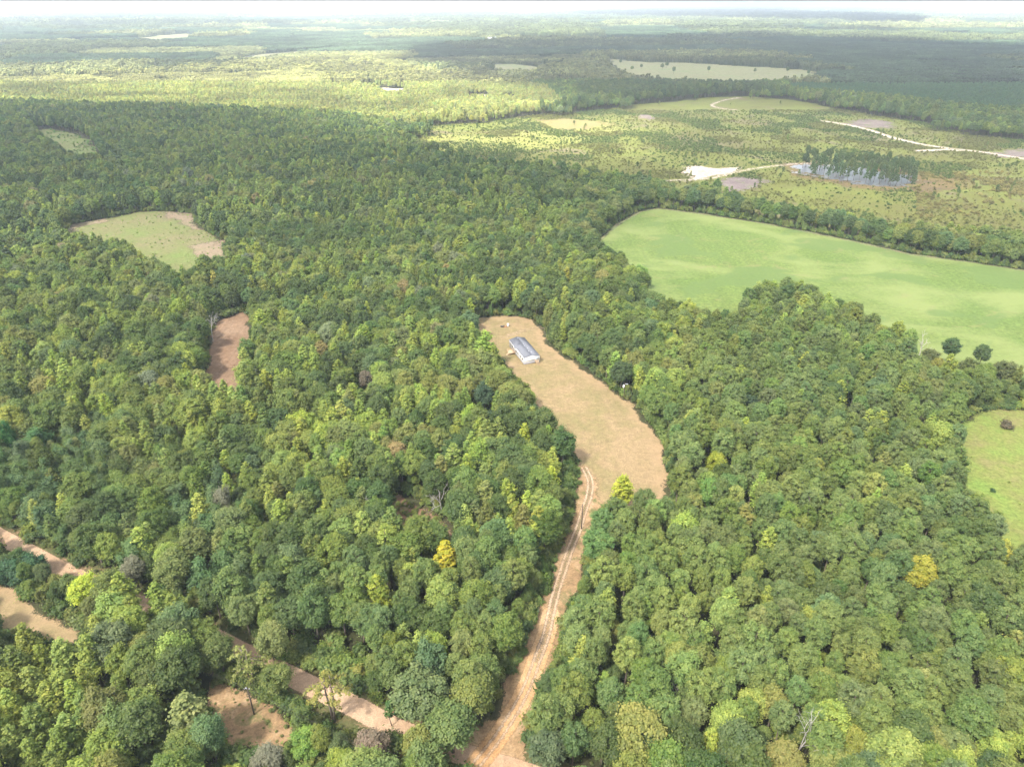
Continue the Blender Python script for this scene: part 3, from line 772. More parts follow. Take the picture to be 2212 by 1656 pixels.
def scatter(name, pts, idx, rot, scl, tint, protos):
    """ONE object: instances of the prototype meshes on a point cloud"""
    me = bpy.data.meshes.new(name)
    pts = np.asarray(pts, np.float32)
    me.vertices.add(len(pts)); me.vertices.foreach_set('co', pts.ravel())
    def at(nm, ty, arr, key='value'):
        a = me.attributes.new(nm, ty, 'POINT'); a.data.foreach_set(key, np.ascontiguousarray(arr).ravel())
    at('idx', 'INT', np.asarray(idx, np.int32)); 
    r = np.zeros((len(pts), 3), np.float32); r[:, 2] = rot; at('rot', 'FLOAT_VECTOR', r, 'vector')
    at('scl', 'FLOAT_VECTOR', np.asarray(scl, np.float32), 'vector')
    at('tint', 'FLOAT_COLOR', np.concatenate([np.asarray(tint, np.float32), np.ones((len(pts), 1), np.float32)], 1), 'color')
    ob = link(name, me)
    ng = bpy.data.node_groups.new(name, 'GeometryNodeTree')
    ng.interface.new_socket('Geometry', in_out='INPUT', socket_type='NodeSocketGeometry')
    ng.interface.new_socket('Geometry', in_out='OUTPUT', socket_type='NodeSocketGeometry')
    gi = ng.nodes.new('NodeGroupInput'); go = ng.nodes.new('NodeGroupOutput')
    coll = bpy.data.collections.new(name + '_sources')
    for i, m in enumerate(protos):
        coll.objects.link(bpy.data.objects.new('%s_%03d' % (name, i), m))
    ci = ng.nodes.new('GeometryNodeCollectionInfo'); ci.inputs['Collection'].default_value = coll
    ci.inputs['Separate Children'].default_value = True; ci.inputs['Reset Children'].default_value = True
    ip = ng.nodes.new('GeometryNodeInstanceOnPoints'); ip.inputs['Pick Instance'].default_value = True
    def na(nm, ty):
        n = ng.nodes.new('GeometryNodeInputNamedAttribute'); n.data_type = ty; n.inputs[0].default_value = nm
        return [o for o in n.outputs if o.enabled][0]
    L = ng.links.new
    L(gi.outputs[0], ip.inputs['Points']); L(ci.outputs[0], ip.inputs['Instance'])
    L(na('idx', 'INT'), ip.inputs['Instance Index'])
    e2r = ng.nodes.new('FunctionNodeEulerToRotation'); L(na('rot', 'FLOAT_VECTOR'), e2r.inputs[0]); L(e2r.outputs[0], ip.inputs['Rotation'])
    L(na('scl', 'FLOAT_VECTOR'), ip.inputs['Scale'])
    L(ip.outputs[0], go.inputs[0])
    md = ob.modifiers.new('scatter', 'NODES'); md.node_group = ng
    return tag(ob, kind='stuff')

# ------------------------------------------------------------------ where the trees stand
PINE_R = PL([(1300, 1060, 10), (1440, 1080, 10), (1440, 900, 8), (1640, 640, 12), (1900, 705, 12), (2080, 870, 10), (2120, 1100, 10), (2300, 1200, 10), (2300, 1560, 10), (1900, 1570, 10), (1500, 1530, 10), (1140, 1580, 10), (1200, 1400, 10), (1250, 1240, 10)])
PINE_L = PL([(640, 1230, 10), (860, 1180, 10), (1200, 1190, 10), (1160, 1330, 10), (1060, 1560, 10), (900, 1560, 10), (780, 1350, 10)])
VINE_R = PL([(-150, 840, 10), (200, 860, 10), (330, 900, 10), (560, 1050, 10), (620, 1200, 10), (520, 1320, 10), (300, 1290, 10), (100, 1200, 10), (-150, 1130, 10)])
PLANT = PL([(1690, 182, 14), (1760, 160, 14), (1900, 145, 14), (2300, 132, 14), (2500, 200, 14), (2300, 225, 14), (2150, 250, 0), (1900, 205, 14), (1700, 192, 10)])
SHADEWOOD = PL([(1250, 180, 14), (1380, 165, 14), (1600, 172, 14), (1700, 190, 14), (1600, 215, 0), (1400, 230, 0), (1240, 222, 0)])
YOUNG_LIT = PL([(-200, 210, 14), (-200, 170, 14), (300, 150, 14), (520, 130, 14), (700, 112, 14), (880, 110, 14), (880, 140, 14), (1000, 155, 14), (1180, 180, 14), (1230, 225, 10), (1000, 260, 10), (880, 270, 10), (720, 240, 14), (400, 225, 14), (0, 216, 14)])
NOTREE = [(YARD, 1.8), (STRIP, 2.8), (POLEPATCH, 2.2), (LEFTFIELD, 2), (PLOW, 2.0), (MEADOW, 2.5), (SLIVER, 2.5), (GLADE, 1.5), (FIELD, 2.2), (CUT, 1.0), (EAST, 2.2),
          (PASTURE, 2), (PASTURE2, 2), (FARFIELD1, 5), (FARFIELD2, 5), (SANDA, 3), (SANDB, 3), (SANDC, 3), (FARW1, 5), (FARW2, 5), (FARW3, 5), (FARW4, 5)]

PAL = {   # linear base colours of foliage
    'dark green': (0.044, 0.065, 0.018), 'mid green': (0.073, 0.098, 0.023), 'olive green': (0.094, 0.108, 0.029), 'light green': (0.112, 0.143, 0.029),
    'yellow green': (0.138, 0.165, 0.031), 'golden yellow': (0.34, 0.29, 0.025), 'grey green': (0.090, 0.108, 0.050), 'bluish green': (0.058, 0.087, 0.030), 'brownish green': (0.128, 0.112, 0.045)}
def pick(rng, opts, q=None):
    r = (rng.random() if q is None else q) * sum(w for _, w in opts)
    for k, w in opts:
        r -= w
        if r <= 0: return k
    return opts[-1][0]
FOL = 2.05
def jitter_tint(c, rng, a=0.10):
    g = FOL * (1 + rng.normal() * a)
    return (max(0.01, c[0] * g * (1 + rng.normal() * 0.07)), max(0.01, c[1] * g), max(0.008, c[2] * g * (1 + rng.normal() * 0.12)))

OPT = {'broad': [('dark green', 3.4), ('bluish green', 1.0), ('mid green', 5.6), ('brownish green', 0.06), ('light green', 2.4), ('grey green', 0.4), ('yellow green', 0.6), ('olive green', 3.2)],
       'pine': [('bluish green', 1.2), ('dark green', 1.6), ('mid green', 6), ('olive green', 1.0), ('light green', 1.8)],
       'gum': [('mid green', 2.0), ('olive green', 0.8), ('yellow green', 3.2), ('light green', 5)],
       'vine': [('bluish green', 5), ('mid green', 3), ('dark green', 2)],
       'hedge': [('mid green', 3), ('dark green', 4), ('olive green', 3), ('bluish green', 1)]}

# special trees: u, v of the crown's middle, kind, height factor, width factor, colour, label
HERO = [
    (185, 1272, 'broad', 0.80, 1.15, (0.26, 0.31, 0.035), 'bright lime yellow spreading tree beside the orange dirt road at far left'),
    (962, 1195, 'gum', 0.85, 1.15, (0.29, 0.26, 0.025), 'brightest golden yellow tree, in the woods left of the dirt track'),
    (1345, 1052, 'gum', 0.9, 1.3, (0.23, 0.25, 0.03), 'lime yellow tree where the track enters the mown yard'),
    (1545, 1000, 'broad', 0.85, 0.9, (0.20, 0.225, 0.03), 'yellow green round tree by the lower right end of the yard'),
    (1985, 1235, 'broad', 0.95, 1.15, (0.22, 0.215, 0.03), 'large golden green tree rising among the pines at right'),
    (598, 1462, 'broad', 0.72, 0.95, (0.11, 0.135, 0.035), 'leafy olive tree between the wooden pole and the dirt road'),
    (470, 1405, 'broad', 0.85, 1.05, (0.085, 0.11, 0.03), 'dark leafy tree hiding the dirt road left of the wooden pole'),
    (1392, 1088, 'pine', 0.95, 1.1, (0.08, 0.11, 0.032), 'round pine at the foot of the mown yard'),
    (1330, 1105, 'pine', 0.9, 1.1, (0.085, 0.12, 0.034), 'round pine just below the lime yellow tree'),
    (2010, 772, 'broad', 0.8, 1.0, (0.085, 0.10, 0.035), 'olive tree left of the lone dark pine at the crop field'),
    (2092, 792, 'broad', 0.75, 1.05, (0.08, 0.10, 0.032), 'round olive tree between the two dark pines at the crop field'),
    (2170, 800, 'broad', 0.85, 1.2, (0.085, 0.10, 0.035), 'wide olive tree right of the two dark pines at the crop field'),
    (2165, 1190, 'gum', 0.85, 0.9, (0.24, 0.24, 0.04), 'pale yellow tree near the pasture at the right edge'),
    (1048, 742, 'gum', 1.25, 1.5, (0.18, 0.25, 0.045), 'tall lime green tree just left of the white house'),
    (1190, 1030, 'gum', 0.8, 0.9, (0.24, 0.28, 0.03), 'small bright yellow green tree left of the track head'),
    (1132, 938, 'gum', 0.95, 0.9, (0.24, 0.27, 0.035), 'slim yellow tree left of the dark round oak by the yard'),
    (1215, 955, 'broad', 1.05, 1.15, (0.055, 0.095, 0.027), 'big dark round oak bulging into the narrow end of the yard'),
    (565, 690, 'gum', 1.1, 1.25, (0.20, 0.25, 0.04), 'tall yellow green tree right of the ploughed clearing'),
    (385, 665, 'broad', 1.0, 1.1, (0.17, 0.22, 0.035), 'large yellow green tree left of the ploughed clearing'),
    (255, 690, 'broad', 0.95, 1.0, (0.15, 0.19, 0.035), 'rounded yellow green tree standing far left of the ploughed clearing'),
    (690, 755, 'broad', 0.8, 0.9, (0.20, 0.17, 0.06), 'bronze tinted tree among green ones right of the ploughed clearing'),
    (790, 820, 'broad', 0.8, 0.8, (0.13, 0.11, 0.075), 'dull brownish grey tree in the woods left of the house'),
    (1045, 852, 'broad', 0.95, 1.0, (0.045, 0.075, 0.038), 'dark blue green tree at the left bank of the yard'),
    (1055, 905, 'broad', 0.7, 0.8, (0.042, 0.07, 0.036), 'small blue green tree below the yard bank tree'),
    (1620, 870, 'broad', 0.7, 0.75, (0.045, 0.075, 0.038), 'small blue green tree in the woods right of the yard'),
    (430, 1235, 'vine', 1.15, 1.3, (0.075, 0.13, 0.045), 'huge tree draped in hanging vines above the dirt road'),
    (480, 1080, 'vine', 1.15, 0.8, (0.16, 0.16, 0.10), 'pale grey green tree with hanging vines in the dark hollow'),
    (15, 930, 'vine', 1.2, 0.75, (0.05, 0.13, 0.035), 'tall column of green vines at the left edge'),
    (80, 940, 'vine', 0.9, 1.4, (0.07, 0.14, 0.045), 'broad mound of pale vines beside the vine column'),
    (285, 1230, 'broad', 0.7, 0.9, (0.14, 0.14, 0.085), 'dull grey green tree just right of the lime yellow tree'),
    (60, 1210, 'vine', 0.75, 1.1, (0.05, 0.105, 0.045), 'dark vine clad tree between the dirt road and the left field'),
    (20, 1225, 'vine', 0.7, 1.0, (0.05, 0.10, 0.045), 'dark vine clad tree at the left edge above the left field'),
    (405, 1540, 'gum', 1.1, 1.5, (0.15, 0.17, 0.055), 'tall pale olive tree left of the wooden pole by the road'),
    (585, 1385, 'broad', 1.05, 1.0, (0.14, 0.16, 0.05), 'open crowned olive tree behind the roadside wooden pole'),
    (665, 1600, 'broad', 0.55, 0.9, (0.12, 0.19, 0.035), 'low fresh green tree below the bare ground with the pole'),
    (735, 1650, 'broad', 0.6, 0.8, (0.17, 0.21, 0.035), 'low yellow green tree at the bottom edge left of the road'),
    (575, 1640, 'broad', 0.5, 0.9, (0.14, 0.14, 0.09), 'greyish half bare bush at the bottom edge under the pole'),
    (800, 1610, 'broad', 0.55, 0.95, (0.16, 0.125, 0.085), 'brown withering tree at the bottom edge below the road'),
    (905, 1500, 'broad', 1.1, 1.55, (0.095, 0.125, 0.045), 'large olive oak over the dirt road near the track mouth'),
    (975, 1565, 'broad', 0.95, 1.45, (0.085, 0.12, 0.035), 'dark leaved oak left of the track mouth'),
    (842, 1530, 'slim', 1.1, 1.1, (0.06, 0.11, 0.03), 'narrow ivy clad tree standing beside the dirt road'),
    (1180, 1620, 'pine', 0.85, 1.2, (0.07, 0.095, 0.042), 'round grey green pine at the bottom right of the track mouth'),
    (1690, 1640, 'broad', 0.8, 1.1, (0.16, 0.155, 0.045), 'mustard green tree at the bottom edge'),
    (1840, 1600, 'broad', 0.8, 0.9, (0.17, 0.18, 0.035), 'yellowish olive tree near the bottom, right of the bare trunk'),
    (1290, 1180, 'pine', 1.0, 1.3, (0.085, 0.145, 0.04), 'bright green pine leaning over the right side of the track'),
    (1300, 1130, 'pine', 0.9, 1.2, (0.08, 0.135, 0.04), 'rounded green pine at the top right of the track'),
    (2055, 752, 'pine', 0.95, 1.2, (0.05, 0.085, 0.03), 'lone dark pine on the near edge of the green crop field'),
    (2122, 765, 'pine', 0.85, 1.05, (0.055, 0.085, 0.03), 'dark pine right of the lone pine at the crop field edge'),
    (2025, 790, 'broad', 0.7, 0.95, (0.15, 0.15, 0.03), 'small golden green tree below the lone dark pine'),
    (1240, 1600, 'pine', 0.9, 0.9, (0.07, 0.11, 0.035), 'green pine in the corner right of the track mouth'),
    (1548, 402, 'broad', 1.25, 1.0, (0.07, 0.12, 0.03), 'tallest tree of the hedgerow, beside the grey slash patch'),
    (322, 600, 'gum', 0.7, 0.6, (0.30, 0.22, 0.08), 'small orange tinged tree below the meadow at left'),
    (462, 602, 'slim', 2.0, 1.6, (0.26, 0.24, 0.05), 'tall pale trunked tree with a yellow top by the meadow'),
]
DEAD = [(950, 1055, 9, 'grey leafless tree in the woods left of the track'), (790, 1085, 9, 'pale leafless tree above the small brown glade'),
        (402, 752, 8, 'white barked dead tree left of the ploughed clearing'), (1722, 1565, 15, 'leaning bare trunk in the woods at bottom right'),
        (1478, 1502, 9, 'bare topped dying tree right of the track mouth'), (605, 1222, 8, 'white splintered dead tree above the dirt road'),
        (1997, 728, 8, 'silvery leafless tree on the near edge of the crop field'), (1012, 575, 11, 'bare pale trunk in the woods behind the house'), (450, 690, 12, 'pair of pale dead stems beside the vine edge near the ploughed clearing'),
        (1560, 1640, 8, 'bare branched snag at the bottom edge')]

def base_from_crown(u, v, h):
    return P(u, v, h * 0.68)

# candidate positions: jittered grid
def grid(x0, x1, y0, y1, s, rng, jit=0.40):
    nx = int((x1 - x0) / s); ny = int((y1 - y0) / (s * 0.9))
    gx, gy = np.meshgrid(np.arange(nx), np.arange(ny))
    X = x0 + (gx + 0.5 * (gy % 2) + rng.uniform(-jit, jit, gx.shape)) * s
    Y = y0 + (gy + rng.uniform(-jit, jit, gx.shape)) * s * 0.9
    return X.ravel(), Y.ravel()

def allowed(X, Y):
    ok = np.ones(len(X), bool)
    for poly, pad in NOTREE:
        x0, x1, y0, y1 = bb(poly, pad + 1)
        m = (X > x0) & (X < x1) & (Y > y0) & (Y < y1) & ok
        if m.any():
            if poly is CUT: ok[m] &= sdf(poly, X[m], Y[m]) < 34 * np.clip((vnoise(X[m], Y[m], 38, 95) - 0.5) * 3, 0, 1) * (rng.random(int(m.sum())) < 0.75) * (Y[m] > 900) - pad
            else: ok[m] &= sdf(poly, X[m], Y[m]) < -pad
    m = ok & (Y < 420)
    ok[m] &= linedist(ROADC, X[m], Y[m]) > np.where((X[m] > P(175, 1250)[0]) & (X[m] < P(610, 1450)[0]), 3.3, ROAD_W / 2 + 2.6)
    return ok

rng = np.random.default_rng(3)
Xa, Ya = grid(-620, 620, 70, 560, 6.6, rng)
Xb, Yb = grid(-1500, 1500, 560, 1750, 8.2, rng)
X = np.concatenate([Xa, Xb]); Y = np.concatenate([Ya, Yb])
u, v, f = UV(X, Y, 12.0)
m = (f > 10) & (u > -260) & (u < 2470) & (v < 1656 + 420)
X, Y = X[m], Y[m]
ok = allowed(X, Y); X, Y = X[ok], Y[ok]
heroes = []
for hu, hv, hk, hs, ws, col, lab in HERO:
    hx, hy = base_from_crown(hu, hv, BASE_H[hk] * hs)
    heroes.append((hx, hy, hk, hs, ws, col, lab))
    X_ = (X - hx) ** 2 + (Y - hy) ** 2 > (4.2 * ws + 1.6 if hk not in ('slim',) else 3.5) ** 2
    X, Y = X[X_], Y[X_]
for hx, hy, hk, h__, ws_, col, lab in heroes:
    cz_ = BASE_H[hk] * h__ * 0.72
    hu1, hv1, hf1 = UV(hx, hy, cz_); rp_ = (4.6 if hk in ('broad', 'vine') else 3.4) * ws_ * F_ / hf1
    uu_, vv_, ff_ = UV(X, Y, 12.5)
    k = ~((ff_ < hf1) & (np.hypot(uu_ - hu1, vv_ - hv1) < rp_ * 1.25))
    X, Y = X[k], Y[k]
# keep the line of sight on the house, the poles and the road glimpses clear
for (cu, cv, cz, r) in ((715, 1480, 8, 8.5), (545, 1425, 8, 6), (720, 1560, 0, 5), (549, 1542, 0, 4), (1256, 1142, 0, 3), (1085, 800, 8, 4), (800, 1500, 3, 4), (700, 1500, 3, 3)):
    cx, cy = P(cu, cv, cz); k = (X - cx) ** 2 + (Y - cy) ** 2 > r * r; X, Y = X[k], Y[k]
# open ground that the photograph shows must stay in view: no crown stands before it
SEEN = [outline(q) for q in (YARD, STRIP, PLOW, FIELD, MEADOW, LEFTFIELD, POLEPATCH, EAST, SLIVER)] + [
    np.array(w_, float) for w_ in ([(640, 1470), (700, 1475), (840, 1535), (860, 1590), (800, 1590), (650, 1525)], [(455, 1480), (600, 1525), (620, 1560), (590, 1575), (480, 1575)],
                                   [(60, 1190), (100, 1190), (158, 1235), (120, 1250)], [(-80, 1235), (60, 1285), (185, 1345), (160, 1395), (60, 1355), (-80, 1310)], [(650, 1375), (780, 1375), (790, 1500), (700, 1570), (650, 1480)], [(970, 1625), (1130, 1630), (1130, 1656), (990, 1656)])]
def in_view_of_open(x, y, hc, r, frac=0.55, low=False):
    u_, v_, f_ = UV(x, y, hc); rp = r * F_ / f_
    bad = np.zeros(len(x), bool)
    for w_ in (SEEN[:-2] + SEEN[-1:] if low else SEEN): bad |= sdf(w_, u_, v_) > -frac * rp
    return bad
k = ~in_view_of_open(X, Y, 12.0, 4.6); X, Y = X[k], Y[k]
n = len(X)
u, v, f = UV(X, Y, 12.0)
inP = sdf(PINE_R, X, Y); inL = sdf(PINE_L, X, Y); inV = sdf(VINE_R, X, Y)
cute = sdf(CUT, X, Y); inPl = sdf(PLANT, X, Y); inD = sdf(SHADEWOOD, X, Y); inY = sdf(YOUNG_LIT, X, Y); fe = sdf(FIELD, X, Y)
cpatch = 0.7 * vnoise(X, Y, 34, 61) + 0.3 * vnoise(X, Y, 90, 62)
cl = vnoise(X, Y, 28, 1); cl2 = vnoise(X, Y, 70, 2); cl3 = vnoise(X, Y, 160, 4)
kinds = []; tints = np.zeros((n, 3)); hs = np.zeros(n); ws = np.zeros(n); cname = []
for i in range(n):
    a = rng.random(); hf = 0.80 + 0.32 * rng.random() + 0.18 * (cl2[i] - 0.5)
    if inPl[i] > 0: k = 'pine'; hf = 0.62 + 0.08 * rng.random()
    elif inP[i] > -4: k = 'pine' if a < 0.86 else ('broad' if a < 0.95 else 'gum')
    elif inL[i] > 0 : k = 'pine' if a < 0.55 else ('broad' if a < 0.85 else 'gum')
    elif inV[i] > 0: k = 'vine' if a < 0.5 else ('broad' if a < 0.82 else 'gum')
    elif fe[i] > -26 and Y[i] > 480: k = 'hedge'; hf *= 1.0
    elif inD[i] > 0: k = 'pine' if a < 0.5 else 'broad'
    elif inY[i] > 0: k = 'gum' if a < 0.5 else 'broad'; hf *= 0.82
    elif u[i] > 1240: k = 'broad' if a < 0.62 else ('gum' if a < 0.8 else 'pine')
    else:
        g = 0.24 + 0.36 * (cl[i] > 0.55) + 0.12 * (cl2[i] > 0.5)
        k = 'gum' if a < g else ('pine' if a > 0.95 else 'broad')
    hf = hf * (0.86 if k == 'gum' and cl3[i] < 0.4 else 1)
    cn = pick(rng, OPT[k], min(0.999, max(0.0, 0.5 + 1.5 * (cpatch[i] - 0.5) + 0.62 * (rng.random() - 0.5))))
    if k == 'broad' and cl[i] < 0.38 and rng.random() < 0.5: cn = 'dark green'
    if k == 'broad' and v[i] > 1480 and rng.random() < 0.4: cn = 'olive green' if rng.random() < 0.6 else 'light green'
    t = PAL[cn]
    if k == 'pine': t = tuple(0.5 * a_ + 0.5 * b_ for a_, b_ in zip(t, (0.075, 0.101, 0.030)))
    if inD[i] > 0: t = tuple(0.65 * a_ for a_ in t)  # cloud shade of the far wood painted in by darkening the foliage
    if inPl[i] > 0: t = (0.048, 0.088, 0.040); cn = 'dark green'
    if inY[i] > 0: t = tuple(0.35 * a_ + 0.65 * b_ for a_, b_ in zip(t, (0.185, 0.19, 0.06)))  # pale young stand, with the band's sunlight mixed into the tint
    if inY[i] > 0: t = tuple((0.62 + 0.75 * cl2[i]) * a_ for a_ in t)
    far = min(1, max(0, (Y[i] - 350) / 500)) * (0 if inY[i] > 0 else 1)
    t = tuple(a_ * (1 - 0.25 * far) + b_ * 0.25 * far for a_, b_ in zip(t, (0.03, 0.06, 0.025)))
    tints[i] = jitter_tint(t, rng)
    kinds.append(k); cname.append(cn); hs[i] = hf; ws[i] = hf * rng.uniform(0.92, 1.25) * (0.84 if k == 'pine' else (1.22 if k == 'gum' else 1.0))
    if 0 < -cute[i] < 45 and Y[i] > 1150: hs[i] *= rng.uniform(0.85, 1.5); ws[i] *= rng.uniform(0.8, 1.2)
kinds = np.array(kinds)
slant = np.sqrt(X ** 2 + Y ** 2 + CAM_H ** 2)
inframe = (u > -40) & (u < 2252) & (v > 0) & (v < 1656 + 60)
show = ws / slant * 1000 * inframe
individual = np.zeros(n, bool)
for k, cap in (('broad', 270), ('pine', 270), ('gum', 270), ('vine', 90), ('hedge', 140)):
    ids = np.nonzero((kinds == k) & inframe)[0]
    ids = ids[np.argsort(-show[ids])][:cap]
    individual[ids] = True
print('trees', n, 'individual', individual.sum())

# ------------------------------------------------------------------ trees as things
KNAME = {'broad': ('broadleaf_tree', 'broadleaf tree'), 'pine': ('pine_tree', 'pine'), 'gum': ('sweetgum_tree', 'pointed tree'), 'vine': ('vine_covered_tree', 'vine covered tree'), 'hedge': ('hedgerow_tree', 'hedgerow tree'), 'slim': ('slender_tree', 'slender tree')}
def place_words(u, v):
    if v > 1560:
        c = [(180, 'in the lower left corner'), (360, 'on the bottom edge at left'), (560, 'just left of the roadside pole foot'), (780, 'below the roadside bare ground'), (1090, 'below the dirt road'),
             (1320, 'right of the track mouth'), (1560, 'on the bottom edge right of centre'), (1800, 'on the bottom edge near leaning trunk'), (2010, 'at bottom right'), (9999, 'in the lower right corner')]
    elif v > 1400:
        c = [(160, 'below the left field'), (330, 'right below the left field'), (480, 'left of the roadside bare ground'), (650, 'behind the roadside pole'), (830, 'between road and pine clump'), (980, 'above the dirt road bend'), (1130, 'left of the lower track'),
             (1330, 'right of the lower track'), (1550, 'in the lower pine wood'), (1780, 'in the lower right wood'), (2000, 'towards the lower right corner'), (9999, 'at the right edge low down')]
    elif v > 1250:
        c = [(250, 'along the left stretch of road'), (480, 'near the hidden road at left'), (700, 'in the woods above the road'), (860, 'below the small glade'), (1020, 'under the golden yellow tree'), (1240, 'left of the middle track'),
             (1420, 'right of the middle track'), (1640, 'in the pine wood below centre'), (1850, 'left below the golden green tree'), (2050, 'just below the golden green tree'), (9999, 'at right below the pasture')]
    elif v > 1080:
        c = [(180, 'above the left stretch of road'), (380, 'in the vine hollow at left'), (560, 'in the dark hollow'), (760, 'right of the dark hollow'), (900, 'beside the small glade'), (1060, 'right of the small glade'), (1250, 'left of the upper track'),
             (1420, 'right of the upper track'), (1620, 'in the pines right of the track'), (1850, 'in the middle of the pine wood'), (2060, 'left of the east pasture corner'), (9999, 'along the east pasture')]
    elif v > 900:
        c = [(200, 'in the vines at the left edge'), (400, 'above the vine hollow'), (620, 'in the woods below the ploughed clearing'), (820, 'in the middle of the left wood'), (1000, 'left of the big dark oak'), (1300, 'by the narrow end of the yard'),
             (1560, 'right of the yard end'), (1760, 'in the upper pine wood'), (1950, 'in the pines towards the pasture'), (9999, 'left of the east pasture')]
    elif v > 740:
        c = [(220, 'at the left edge halfway up'), (460, 'left below the ploughed clearing'), (640, 'right below the ploughed clearing'), (860, 'in the woods left of the house'), (1180, 'on the left bank of the yard'), (1450, 'on the right bank of the yard'),
             (1700, 'behind the yard pole'), (1950, 'below the crop field'), (9999, 'below the crop field corner')]
    elif v > 560:
        c = [(300, 'in the woods below the meadow'), (600, 'near the ploughed clearing'), (900, 'in the wood centre'), (1250, 'in the woods behind the house'), (1500, 'in the bay of the crop field'), (1800, 'on the spur into the crop field'), (9999, 'on the near crop field edge')]
    else:
        c = [(1300, 'in the far wood'), (1480, 'at the crop field top corner'), (1600, 'left end of the field hedgerow'), (1750, 'between crop field and slash patch'), (1900, 'between crop field and pond'), (2050, 'below the pond in the hedgerow'), (9999, 'at the right end of the hedgerow')]
    for x, t in c:
        if u < x: return t
ORD = ['leftmost', 'second', 'third', 'fourth', 'fifth', 'sixth', 'seventh', 'eighth', 'ninth', 'tenth', 'eleventh', 'twelfth', 'thirteenth', 'fourteenth', 'fifteenth', 'sixteenth']
NUM = ['', 'one', 'two', 'three', 'four', 'five', 'six', 'seven', 'eight', 'nine', 'ten', 'eleven', 'twelve', 'thirteen', 'fourteen', 'fifteen', 'sixteen']
grp = {}
for i in np.nonzero(individual)[0]:
    size = 'tall' if hs[i] > 1.06 else ('low' if hs[i] < 0.86 else '')
    key = (size, cname[i], KNAME[kinds[i]][1], place_words(u[i], v[i]))
    grp.setdefault(key, []).append(i)
def fit(b, q):
    for a_, c_ in (('', ''), (' towards ', ' by '), ('golden yellow ', 'yellow '), (' from left', ''), ('in the woods ', 'in woods '), (' the ', ' ')):
        if a_: b = b.replace(a_, c_); q = q.replace(a_, c_)
        if len((b + ' ' + q).split()) <= 16: break
    return b + ', ' + q
labels = {}
for key, ids in grp.items():
    base = ' '.join(x for x in key if x)
    ids = sorted(ids, key=lambda i: u[i])
    k = len(ids)
    if k == 1: labels[ids[0]] = (base, None)
    else:
        for r, i in enumerate(ids):
            if k > 16: labels[i] = (base, base + ' group'); continue
            if k == 2: q = ('left one of two', 'right one of two')[r]
            elif r == 0: q = 'leftmost of ' + NUM[k]
            elif r == k - 1: q = 'rightmost of ' + NUM[k]
            else: q = ORD[r] + ' of ' + NUM[k] + ' from left'
            labels[i] = (fit(base, q), None)
GROUPS = {'broad': 'broadleaf trees of the near woods', 'pine': 'pines of the near woods', 'gum': 'pointed sweetgum trees of the near woods', 'vine': 'vine covered trees of the hollow', 'hedge': 'hedgerow trees between the crop field and the cut land'}

def tree_thing(kind, x, y, hsc, wsc, rot, tint, label, group, var, name=None, meshes=None, z=0.0):
    r = bpy.data.objects.new(name or KNAME[kind][0], None); COL.objects.link(r)
    r.empty_display_size = 1.0
    r.location = (x, y, z); r.rotation_euler = (0, 0, rot); r.scale = (wsc, wsc, hsc)
    mk = 'broad' if kind == 'hedge' else kind
    cm, tm = meshes or NEARP[mk][var % len(NEARP[mk])]
    if cm is not None:
        c = link('crown', cm, r); c['tint'] = (float(tint[0]), float(tint[1]), float(tint[2]))
    link('trunk', tm, r)
    tag(r, label, 'tree', group)
    return r
rot_all = rng.uniform(0, 2 * pi, n); var_all = rng.integers(0, 60, n)
for i in np.nonzero(individual)[0]:
    lab, g = labels[i]
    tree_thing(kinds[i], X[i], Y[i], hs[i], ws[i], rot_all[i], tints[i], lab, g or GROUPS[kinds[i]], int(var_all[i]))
for k, (hx, hy, hk, h_, w_, col, lab) in enumerate(heroes):
    tree_thing(hk, hx, hy, h_, w_ * (1.4 if hk == 'gum' else 1.0), rng.uniform(0, 6), tuple(1.45 * q for q in col), lab, None, k)

# dead and bare trees
def bare_mb(rng, h, lean=0.0, bushy=1.0):
    m = MB()
    def br(p, d, L, r, lev):
        q = []; cur = Vector(p); dd = Vector(d).normalized()
        for i in range(4):
            q.append(tuple(cur)); cur = cur + dd * (L / 3); dd = (dd + Vector(rng.normal(size=3)) * 0.13).normalized()
        m.tube(q, [r, r * 0.8, r * 0.6, r * 0.35], 5 if lev == 0 else 3, cap=False)
        if lev < 3:
            for j in range(int((5, 4, 3)[lev] * bushy)):
                t = rng.uniform(0.4, 1.0); k = min(2, int(t * 3)); s = Vector(q[k]).lerp(Vector(q[k + 1]), t * 3 - k) if k < 3 else Vector(q[3])
                nd = (dd + Vector(rng.normal(size=3)) * 0.75 + Vector((0, 0, 0.25))).normalized()
                br(s, nd, L * rng.uniform(0.4, 0.62), r * 0.5, lev + 1)
    br((0, 0, -0.3), (lean, 0, 1), h * 0.66, 0.26, 0)
    return m
for k, (du, dv, hh, lab) in enumerate(DEAD):
    H2 = max(hh, 9) + 6
    dx, dy = P(du, dv, H2 * 0.75)
    r_ = np.random.default_rng(40 + k)
    mt = bare_mb(r_, H2, 0.35 if 'leaning' in lab else 0.05, 1.0).mesh('bare_trunk', M_GREYBARK)
    o = link('dead_tree', mt, None, (dx, dy, 0)); tag(o, lab, 'tree')

